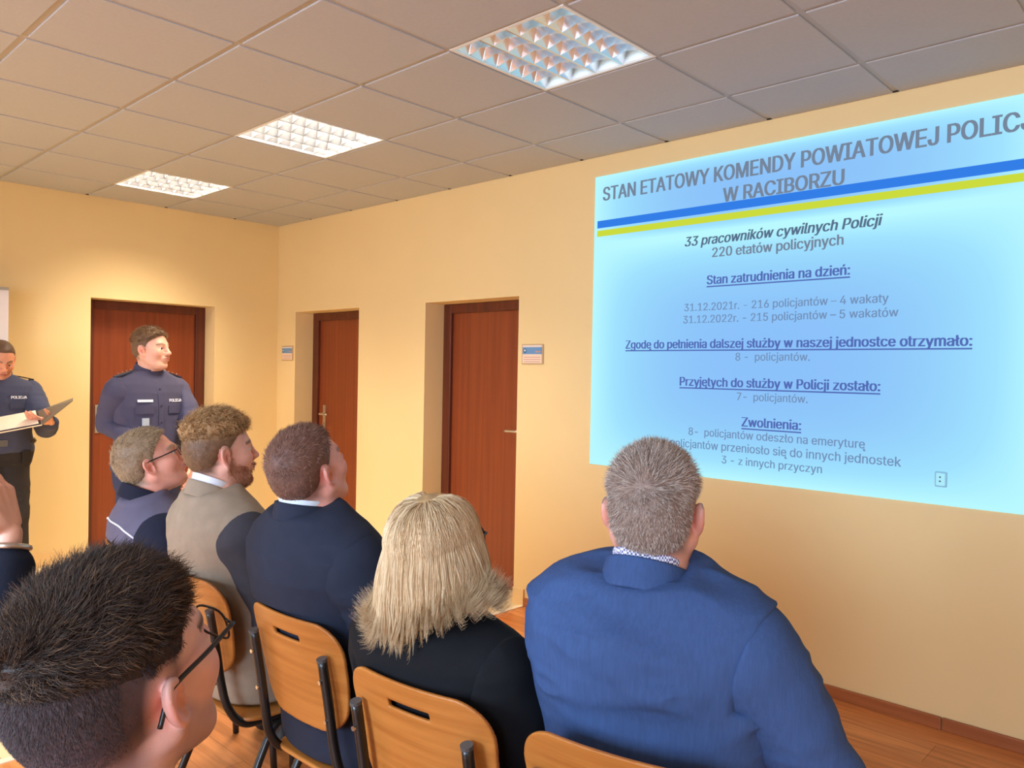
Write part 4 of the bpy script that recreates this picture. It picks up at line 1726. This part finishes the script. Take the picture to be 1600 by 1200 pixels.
fn_ = lambda P: np.minimum(np.where((np.abs(P[:, 1]) > .07) & (P[:, 2] < .038) & (P[:, 0] > -.045), -1, hair_mask(P, 0, -.085)), .012 - (P[:, 2] - .045 + .25 * (P[:, 0] + .02)))
P_, g_ = scalp_points(26000, J, fn_)
k_ = rng.random(len(P_)) < np.clip((P_[:, 2] + .05) / .09, .1, 1)
P_, g_ = P_[k_], g_[k_]
d_ = g_ * .5 + A([-.1, 0, -.8]) + rng.normal(size=P_.shape) * .25
d_ /= np.linalg.norm(d_, axis=1)[:, None]
ln_ = (.0022 + .004 * np.clip((P_[:, 2] - .0) / .05, 0, 1)) * rng.uniform(.6, 1.2, len(P_))
pa_ = P_[:, None] + d_[:, None] * (ln_[:, None] * np.linspace(0, 1, 5)[None])[:, :, None]
V_, Q_, T_ = strands(pa_, .00017, np.clip(A(lin(70, 56, 56)) * (1 + rng.normal(size=(len(P_), 1)) * .3), .003, 1))
mesh_obj('shaved_sides', J['hc'] + (V_ * J['scale']) @ J['R'].T, Q_, M['hair'], p, True, T_)
glasses(J, p, BLACK_PLASTIC, .0014, .0026, .05, .040)
place_chair(J, 'plywood chair of the young man in the near corner')


# ------------------------------------------------------------------ long blonde hair
def long_hair(J, parent, m):
    s = J['scale']
    c = J['hc']
    Rh = J['R']
    Ry = rot(math.atan2(Rh[1, 0], Rh[0, 0]))

    def core(Pw):
        P = ((Pw - c) @ Rh) / s
        Pl = ((Pw - c) @ Ry) / s
        d1 = smax(skull(P) - .012, -(np.minimum(hair_mask(P), .02) + .0), .004)
        d2 = ell(Pl, (-.045, 0, -.045), (.068, .092, .12))
        d2 = smax(d2, Pl[:, 0] + .012, .01)
        return smin(d1, d2, .02) * s

    V0, Q0 = surface(core, c - .26, c + .24, .004)
    T0 = np.tile(A(lin(200, 166, 118)), (len(V0), 1)) * (1 + .3 * vnoise((V0 - c) * A([70, 70, 9])))[:, None]
    N = 17000
    ncl = 420
    cphi = rng.uniform(math.radians(52), math.radians(308), ncl)
    cid = rng.integers(0, ncl, N)
    cl_end = rng.normal(size=ncl)
    cl_wave = rng.uniform(0, 2 * PI, ncl)
    cl_amp = rng.uniform(.3, 1.0, ncl)
    cl_col = rng.normal(size=ncl)
    cl_out = rng.normal(size=ncl)
    phi = cphi[cid] + rng.normal(size=N) * .035
    lay = rng.random(N)
    th0 = np.radians(rng.uniform(4, 74, N))
    S1, S2 = 8, 14
    a1 = np.linspace(0, 1, S1)[None, :]
    th = th0[:, None] + (PI / 2 - th0[:, None]) * a1
    o = .010 + .017 * lay
    rad = A([.101, .0765, .086])
    ph = phi[:, None] + .05 * np.sin(th * 4 + cl_wave[cid][:, None])
    rr = rad[None, None, :] + (o[:, None] * np.minimum(1, .25 + a1 * 2.2))[:, :, None]
    top = np.stack([np.sin(th) * np.cos(ph), np.sin(th) * np.sin(ph), np.cos(th)], -1) * rr + A([-.012, 0, .043])
    top = (top * s) @ Rh.T
    eq = top[:, -1]
    hd = np.stack([np.cos(phi), np.sin(phi), 0 * phi], -1) @ Ry.T
    left = np.clip(np.sin(phi), -1, 1)
    back = np.clip(-np.cos(phi), 0, 1)
    zend = np.where(left > 0, -.182 + .02 * (1 - back), -.178 + .075 * np.clip(-left, 0, 1) ** 1.5) + .013 * cl_end[cid] + rng.normal(size=N) * .007 + .03 * (1 - lay)
    a2 = np.linspace(0, 1, S2 + 1)[None, 1:]
    z = eq[:, 2:3] + (zend[:, None] - eq[:, 2:3]) * a2
    flip = np.where(left > 0.0, .050 * left ** 1.5, .060 * np.clip(-left, 0, 1) ** 1.5) * (.55 + .5 * cl_amp[cid]) * (.45 + .55 * lay) + .009 * cl_out[cid]
    out = .030 * np.sin(np.clip(a2 * 1.5, 0, 1) * PI / 2) * (.25 + .75 * np.abs(left)[:, None]) + flip[:, None] * np.clip((a2 - .55) / .45, 0, 1) ** 2.2 - .012 * back[:, None] * a2
    z = z + .035 * np.clip((a2 - .86) / .14, 0, 1) ** 2 * (np.abs(left)[:, None] * .9 + .15) * (.6 + .5 * cl_amp[cid][:, None])
    wob = .006 * cl_amp[cid][:, None] * np.sin(a2 * 6.0 + cl_wave[cid][:, None]) * a2
    tang = np.stack([-hd[:, 1], hd[:, 0], 0 * phi], -1)
    low = eq[:, None, :] + hd[:, None, :] * out[:, :, None] + tang[:, None, :] * (wob * 1.6)[:, :, None]
    low[:, :, 2] = z
    # strands gather towards the middle line of their lock lower down
    dev = (phi - cphi[cid])[:, None]
    low = low - tang[:, None, :] * (dev * .11 * np.clip(a2 * 1.3, 0, 1))[:, :, None]
    paths = c + np.concatenate([top, low], 1)
    base = A(lin(234, 202, 148))
    lt, dk = A(lin(252, 230, 192)), A(lin(176, 134, 88))
    k = np.clip(.5 + .28 * cl_col[cid] + .14 * rng.normal(size=N) - .25 * (1 - lay), 0, 1)[:, None]
    col = dk * (1 - k) + lt * k
    V, Q, T_ = strands(paths, .00058, np.clip(col * .8 + base * .2, 0, 1))
    return mesh_obj('hair', np.vstack([V0, V]), np.vstack([Q0, Q + len(V0)]), m, parent, True, np.vstack([np.clip(T0, 0, 1), T_]))


long_hair(JW, PW, M['hair'])


# ------------------------------------------------------------------ surface details on clothes
def chest(J, t, y, g, back=False, belly=0.0):
    a = np.interp(t, TT, TA) * J['wide'] + g
    w = np.interp(t, TT, TBb if back else TBf) * J['deep'] + g
    x = w * max(1e-4, 1 - (abs(y) / a) ** 2.35) ** (1 / 2.35)
    x = -x if back else x
    return J['hip'] + J['up'] * t * J['S'] + J['fwd'] * (x + J['hunch'] * max(t, 0) ** 2) + J['left'] * y


def patch(name, J, parent, m, t0, t1, y0, y1, g, th=.003, back=False, n=8):
    """thin sheet lying on the chest or back"""
    V, F = [], []
    for lay, gg in enumerate((g, g + th)):
        for i in range(n + 1):
            for k in range(n + 1):
                V.append(chest(J, t0 + (t1 - t0) * i / n, y0 + (y1 - y0) * k / n, gg, back))
    w = n + 1
    b_ = w * w
    for i in range(n):
        for k in range(n):
            q = (i * w + k, i * w + k + 1, (i + 1) * w + k + 1, (i + 1) * w + k)
            F.append(q[::-1])
            F.append(tuple(j + b_ for j in q))
    edge = [k for k in range(w)] + [i * w + n for i in range(1, w)] + [n * w + k for k in range(n - 1, -1, -1)] + [i * w for i in range(n - 1, 0, -1)]
    for j in range(len(edge)):
        u, v = edge[j], edge[(j + 1) % len(edge)]
        F.append((u, v, v + b_, u + b_))
    return mesh_obj(name, V, F, m, parent, False)


def chest_text(body, J, parent, m, t, y, width, g, bold=.03, asp=1.15):
    V, F = text_mesh(body, bold, slabs=14)
    k = width / V[:, 0].max()
    X = [chest(J, t + v[1] * k * asp / J['S'], y + v[0] * k, g) for v in V]
    return mesh_obj('lettering', X, [tuple(f) for f in F], m, parent)


def plate(name, a, b_, width_dir, w, th, m, parent):
    """flat bar from a to b"""
    a, b_, wd = A(a), A(b_), A(width_dir)
    wd = wd / np.linalg.norm(wd)
    n = np.cross(b_ - a, wd)
    n = n / np.linalg.norm(n) * th
    wd = wd * w / 2
    V = [a - wd, b_ - wd, b_ + wd, a + wd, a - wd + n, b_ - wd + n, b_ + wd + n, a + wd + n]
    return mesh_obj(name, V, [(0, 3, 2, 1), (4, 5, 6, 7), (0, 1, 5, 4), (1, 2, 6, 5), (2, 3, 7, 6), (3, 0, 4, 7)], m, parent)


WHITE_THREAD = mat('white_print', lin(226, 226, 232), .7)

# piping across the back of the seated officer's jacket
from mathutils.bvhtree import BVHTree
bv = BVHTree.FromPolygons([v.co[:] for v in UJ.data.vertices], [tuple(q.vertices) for q in UJ.data.polygons])
pp = []
for u in np.linspace(-.185, .185, 26):
    o_ = JO['at'](.508 - .05 * abs(u / .185) ** 3, -.5, u)
    hit = bv.ray_cast(Vector(o_), Vector(JO['fwd']))[0]
    if hit is not None:
        pp.append(A(hit) - JO['fwd'] * .001)
MB().tube(pp, .0035, 8).build('piping', WHITE_THREAD, PO, smooth=True)

# ------------------------------------------------------------------ standing people
def toloc(J, w):
    cy, sy = math.cos(J['yaw']), math.sin(J['yaw'])
    d = A(w, dtype=float) - A(J['root'])
    return A([cy * d[0] + sy * d[1], -sy * d[0] + cy * d[1], d[2]])


def dirloc(J, w):
    return toloc(J, A(w) + A(J['root']))


def trousers_stand(J, parent, m, feet, h=.006):
    hz = J['hip'][2]

    def f(P):
        d = torso_sdf(P, J, .012, -.13, .06)
        for s in (1, -1):
            hp = J['hip'] + A([0, s * .085, -.06])
            an = A([feet[s][0], feet[s][1], .10])
            kn = (hp + an) / 2 + A([.025, 0, .0])
            d = smin(d, cone(P, hp, kn, .098, .074), .03)
            d = smin(d, cone(P, kn, an, .074, .066), .03)
        d = smax(d, .045 - P[:, 2], .01)
        low = np.clip((.35 - P[:, 2]) / .3, 0, 1)
        return d - cloth_noise(P, .006 + .004 * low, (1, 1, 1.8), 13, 5)

    V, Q = surface(f, (-.25, -.32, 0), (.3, .32, hz + .15), h)
    return mesh_obj('trousers', V, Q, m, parent, True)


CAMR, CAMU = A(_R), A(_U)
USHIRT = cloth('navy_uniform_shirt', lin(78, 74, 94), .05, .25, 600)
UTROUS = cloth('navy_uniform_trousers', lin(62, 64, 88), .05, .25, 600)
EPAU = mat('epaulette', lin(40, 42, 60), .8)

J = person_frame('stand', (-1.922, -1.95, 1.605), R_(-84), dict(lean=.02, hunch=.0, wide=1.0, deep=1.0, thick=1.02, neck=1.02, hs=.97, hipz=.95, neckvec=(.035, 0, .128), yaw=R_(28), pitch=R_(4),
                 skin=lin(236, 176, 146), scalp=lin(140, 106, 80), scalp_w=.8, brow=lin(140, 104, 74)))
J['el'] = {-1: toloc(J, (-2.126, -1.86, 1.19)), 1: toloc(J, (-1.735, -2.08, 1.19))}
J['wr'] = {-1: toloc(J, (-2.03, -2.17, 1.06)), 1: toloc(J, (-1.79, -2.20, .985))}
J['hand'] = {-1: (dirloc(J, (.85, .1, -.45)), dirloc(J, (.1, .9, -.2)), (.3, .35)), 1: (dirloc(J, (-.1, -.15, -1)), dirloc(J, (-.9, .2, 0)), (.3, .35))}
p = person(J, 'uniformed officer in a navy shirt standing in front of the left hand wooden door')
body_mesh(J, p, .0038)
eyes(J, p)
garment_torso('uniform_shirt', J, p, USHIRT, .016, -.02, .56, .005, .0045, 0, (1, 1, 1.6), 51, .004)
for s in (1, -1):
    sleeve(J, s, p, USHIRT, .014, .006, .0045, .03, 52)
    e0 = J['at'](.555, -.01, s * .075) + A([0, 0, .022])
    e1 = J['sh'][s] + A([0, s * .025, .078])
    ep = plate('epaulette', e0, e1, (1, 0, 0), .05, .007 * s, EPAU, p)
    for q in range(4):
        ctr = e0 + (e1 - e0) * (.22 + .2 * q) + A([.0, 0, .0085])
        V = [ctr + A([.0045 * math.cos(a), .0045 * math.sin(a), .001 + .0 * a]) for a in np.linspace(0, 2 * PI, 9)[:-1]]
        mesh_obj('star', V + [ctr + A([0, 0, .003])], [(k, (k + 1) % 8, 8) for k in range(8)], WHITE_THREAD, ep)
collar(J, p, USHIRT, .084, .066, -.03, .046, .0055, 'collar', .02, .003, .22)
patch('button_placket', J, p, USHIRT, .0, .50, -.014, .014, .0195, .003)
for y0, y1 in ((-.135, -.04), (.045, .135)):
    patch('pocket_flap', J, p, USHIRT, .315, .36, y0, y1, .020, .004)
chest_text('POLICJA', J, p, WHITE_THREAD, .385, .05, .085, .0245, .04)
patch('name_tag', J, p, WHITE_THREAD, .385, .4, -.125, -.045, .0205, .003)
bd = patch('badge', J, p, mat('silver_badge', lin(196, 206, 214), .4, .3), .245, .29, -.105, -.07, .022, .004)
for q in range(5):
    c_ = chest(J, .06 + .1 * q, 0, .0225)
    MB().tube([c_, c_ + J['fwd'] * .0025], .005, 10).build('button', EPAU, p)
trousers_stand(J, p, UTROUS, {1: (0, .11), -1: (0, -.11)})
bl = MB()
pp = [J['hip'] + J['up'] * .05 * J['S'] + A([.135 * math.cos(a) - .005, .192 * math.sin(a), 0]) for a in np.linspace(0, 2 * PI, 33)]
bl.tube(pp, .017, 6, cap=False).build('belt', BLACK_PLASTIC, p, smooth=True)
shoes(J, p, SHOE, {1: (0, .11), -1: (0, -.11)})
short_hair('hair', J, dict(top=.034, side=.007, color=lin(128, 96, 68), color2=lin(176, 140, 98), mix=.35, lift=.55, count=6500, radius=.0008, mess=.16, clump=.5, cap=.42, h=.004, whorl=(-.09, 0, .08)), p, M['hair'])

J = person_frame('stand', (-2.325, -.52, 1.535), R_(-96), dict(lean=.03, hunch=.06, wide=1.04, deep=1.06, thick=1.04, neck=1.05, hs=1.0, hipz=.95, neckvec=(.06, 0, .112), yaw=R_(6), pitch=R_(-26),
                 skin=lin(228, 158, 124), scalp=lin(128, 96, 74), scalp_w=.75, recede=.014, brow=lin(130, 94, 66)))
J['el'] = {1: toloc(J, (-2.10, -.70, 1.10)), -1: toloc(J, (-2.60, -.64, 1.10))}
J['wr'] = {1: toloc(J, (-2.155, -.985, 1.145)), -1: toloc(J, (-2.58, -.90, 1.15))}
J['hand'] = {1: (dirloc(J, (-.85, -.25, .18)), dirloc(J, (.0, .35, 1)), (.25, .3)), -1: (dirloc(J, (.7, -.5, .1)), dirloc(J, (0, .3, 1)), (.25, .3))}
p = person(J, 'officer at the left edge looking down into an open folder')
body_mesh(J, p, .0038)
eyes(J, p)
GSHIRT = cloth('slate_uniform_shirt', lin(70, 72, 92), .05, .25, 600)
CARGO = cloth('dark_field_trousers', lin(50, 44, 42), .08, .3, 500)
garment_torso('uniform_shirt', J, p, GSHIRT, .016, -.02, .56, .006, .0045, .01, (1, 1, 1.6), 61, .004)
for s in (1, -1):
    sleeve(J, s, p, GSHIRT, .016, .007, .0045, .035, 62)
    e0 = J['at'](.555, -.01, s * .075) + A([0, 0, .022])
    e1 = J['sh'][s] + A([0, s * .025, .078])
    plate('epaulette', e0, e1, (1, 0, 0), .05, .007 * s, BLACK_PLASTIC, p)
collar(J, p, GSHIRT, .084, .066, -.03, .044, .0055, 'collar', .02, .003, .22)
patch('pocket_flap', J, p, GSHIRT, .315, .36, .045, .14, .020, .004)
chest_text('POLICJA', J, p, WHITE_THREAD, .39, .05, .095, .0245, .04)
trousers_stand(J, p, CARGO, {1: (0, .12), -1: (0, -.12)})
patch('thigh_pocket', J, p, CARGO, -.12, -.02, .12, .17, .02, .008)
bl = MB()
pp = [J['hip'] + J['up'] * .05 * J['S'] + A([.145 * math.cos(a) - .005, .203 * math.sin(a), 0]) for a in np.linspace(0, 2 * PI, 33)]
bo = bl.tube(pp, .021, 6, cap=False).build('belt', BLACK_PLASTIC, p, smooth=True)
bk = J['hip'] + J['up'] * .05 * J['S'] + A([.158, 0, 0])
MB().box(bk + A([0, -.032, -.02]), bk + A([.012, .032, .02])).build('buckle', mat('belt_buckle', lin(96, 90, 84), .4), bo, bevel=.004)
shoes(J, p, SHOE, {1: (0, .12), -1: (0, -.12)})
short_hair('hair', J, dict(top=.010, side=.006, color=lin(116, 86, 64), color2=lin(160, 128, 100), mix=.3, lift=.4, count=5000, radius=.0007, recede=.014, mess=.2, cap=.4, h=.004), p, M['hair'])

# open folder in his hands
fo = thing('open_folder', 'open document folder held by the officer at the left edge', 'folder', (-2.25, -.93, 1.19))


def sheet(name, pts, th, m, up=(0, 0, 1)):
    P4 = A(pts, dtype=float) - A([-2.25, -.93, 1.19])
    n = np.cross(P4[1] - P4[0], P4[3] - P4[0])
    n = n / np.linalg.norm(n)
    if n @ A(up) < 0:
        n = -n
    V = list(P4) + list(P4 + n * th)
    return mesh_obj(name, V, [(0, 3, 2, 1), (4, 5, 6, 7), (0, 1, 5, 4), (1, 2, 6, 5), (2, 3, 7, 6), (3, 0, 4, 7)], m, fo)


lo4 = [(-2.56, -.80, 1.135), (-2.205, -.90, 1.212), (-2.24, -1.10, 1.135), (-2.60, -1.0, 1.06)]
hi4 = [(-2.203, -.90, 1.213), (-2.040, -1.02, 1.298), (-2.075, -1.13, 1.286), (-2.238, -1.10, 1.136)]
COVER = mat('folder_cover', lin(250, 216, 182), .6)
FLAP = mat('folder_flap', lin(120, 104, 84), .6)
sheet('cover_board', lo4, .004, COVER)
sheet('cover_flap', hi4, .004, FLAP)
up_ = A([0, .012, .010])
sheet('folder_lining', [A(q) + up_ * .6 for q in lo4], .003, mat('folder_lining', lin(52, 42, 46), .7))
sheet('paper_sheet', [A(q) * 1 + up_ * 1.1 + (A([-2.4, -.95, 1.135]) - A(q)) * .07 for q in lo4], .002, M['paper'])

# roll-up banner at the left edge
bn = thing('rollup_banner', 'white roll-up banner standing behind the officer with the folder', 'banner', (-2.64, -.22, 0))
MB().box((-.43, -.012, .07), (.43, -.009, 2.03)).build('banner_sheet', mat('banner_vinyl', lin(236, 226, 226), .5), bn)
MB().box((-.43, -.02, 2.025), (.43, .0, 2.045)).build('top_rail', M['steel'], bn)
MB().box((-.44, -.06, .0), (.44, .05, .075)).build('base', M['steel'], bn, bevel=.01)
MB().tube([(0, .03, .07), (0, .03, 1.2), (0, .005, 2.02)], .008, 8).build('pole', M['steel'], bn)

# ------------------------------------------------------------------ person at the left edge, only a forearm in view
J = sit_limbs(person_frame('sit', (-3.76, -4.56, 1.22), R_(-4), dict(lean=.1, hunch=.05, hs=.98, yaw=R_(0), pitch=R_(8), scalp=lin(90, 70, 56), brow=lin(90, 70, 56))))
J['el'][-1] = toloc(J, (-3.405, -4.95, .97))
J['wr'][-1] = toloc(J, (-3.358, -4.886, 1.205))
J['hand'][-1] = (dirloc(J, (-.22, .3, .92)), dirloc(J, (-.5, .6, -.3)), (.4, .5))
p = person(J, 'person cut off by the left edge, only a raised forearm with a wristwatch visible')
body_mesh(J, p, .0038)
eyes(J, p)
NB = cloth('black_blue_jacket', lin(22, 26, 40), .06, .25, 600)
garment_torso('jacket', J, p, NB, .016, -.13, .56, .005, .006, 0, (1, 1, 2), 71, .01)
for s in (1, -1):
    sleeve(J, s, p, NB, .014, .005, .005, .062, 72)
trousers_sit(J, p, cloth('black_jeans', lin(24, 26, 36)))
shoes(J, p, SHOE, {1: (.42, .10), -1: (.42, -.10)})
short_hair('hair', J, dict(top=.02, side=.01, color=lin(84, 64, 50), lift=.45, count=2500, radius=.0009, mess=.2, cap=.5, h=.005), p, M['hair'])
w_, e_ = J['wr'][-1], J['el'][-1]
ax = (w_ - e_) / np.linalg.norm(w_ - e_)
s1 = np.cross(ax, A([0, 0, 1.0]))
s1 /= np.linalg.norm(s1)
s2 = np.cross(ax, s1)
ctr = w_ - ax * .026
MB().tube([ctr + .0335 * (math.cos(a) * s1 + math.sin(a) * s2) for a in np.linspace(0, 2 * PI, 29)], .006, 8, cap=False).build('wristwatch', M['steel'], p, smooth=True)
place_chair(J, 'plywood chair of the person cut off by the left edge')
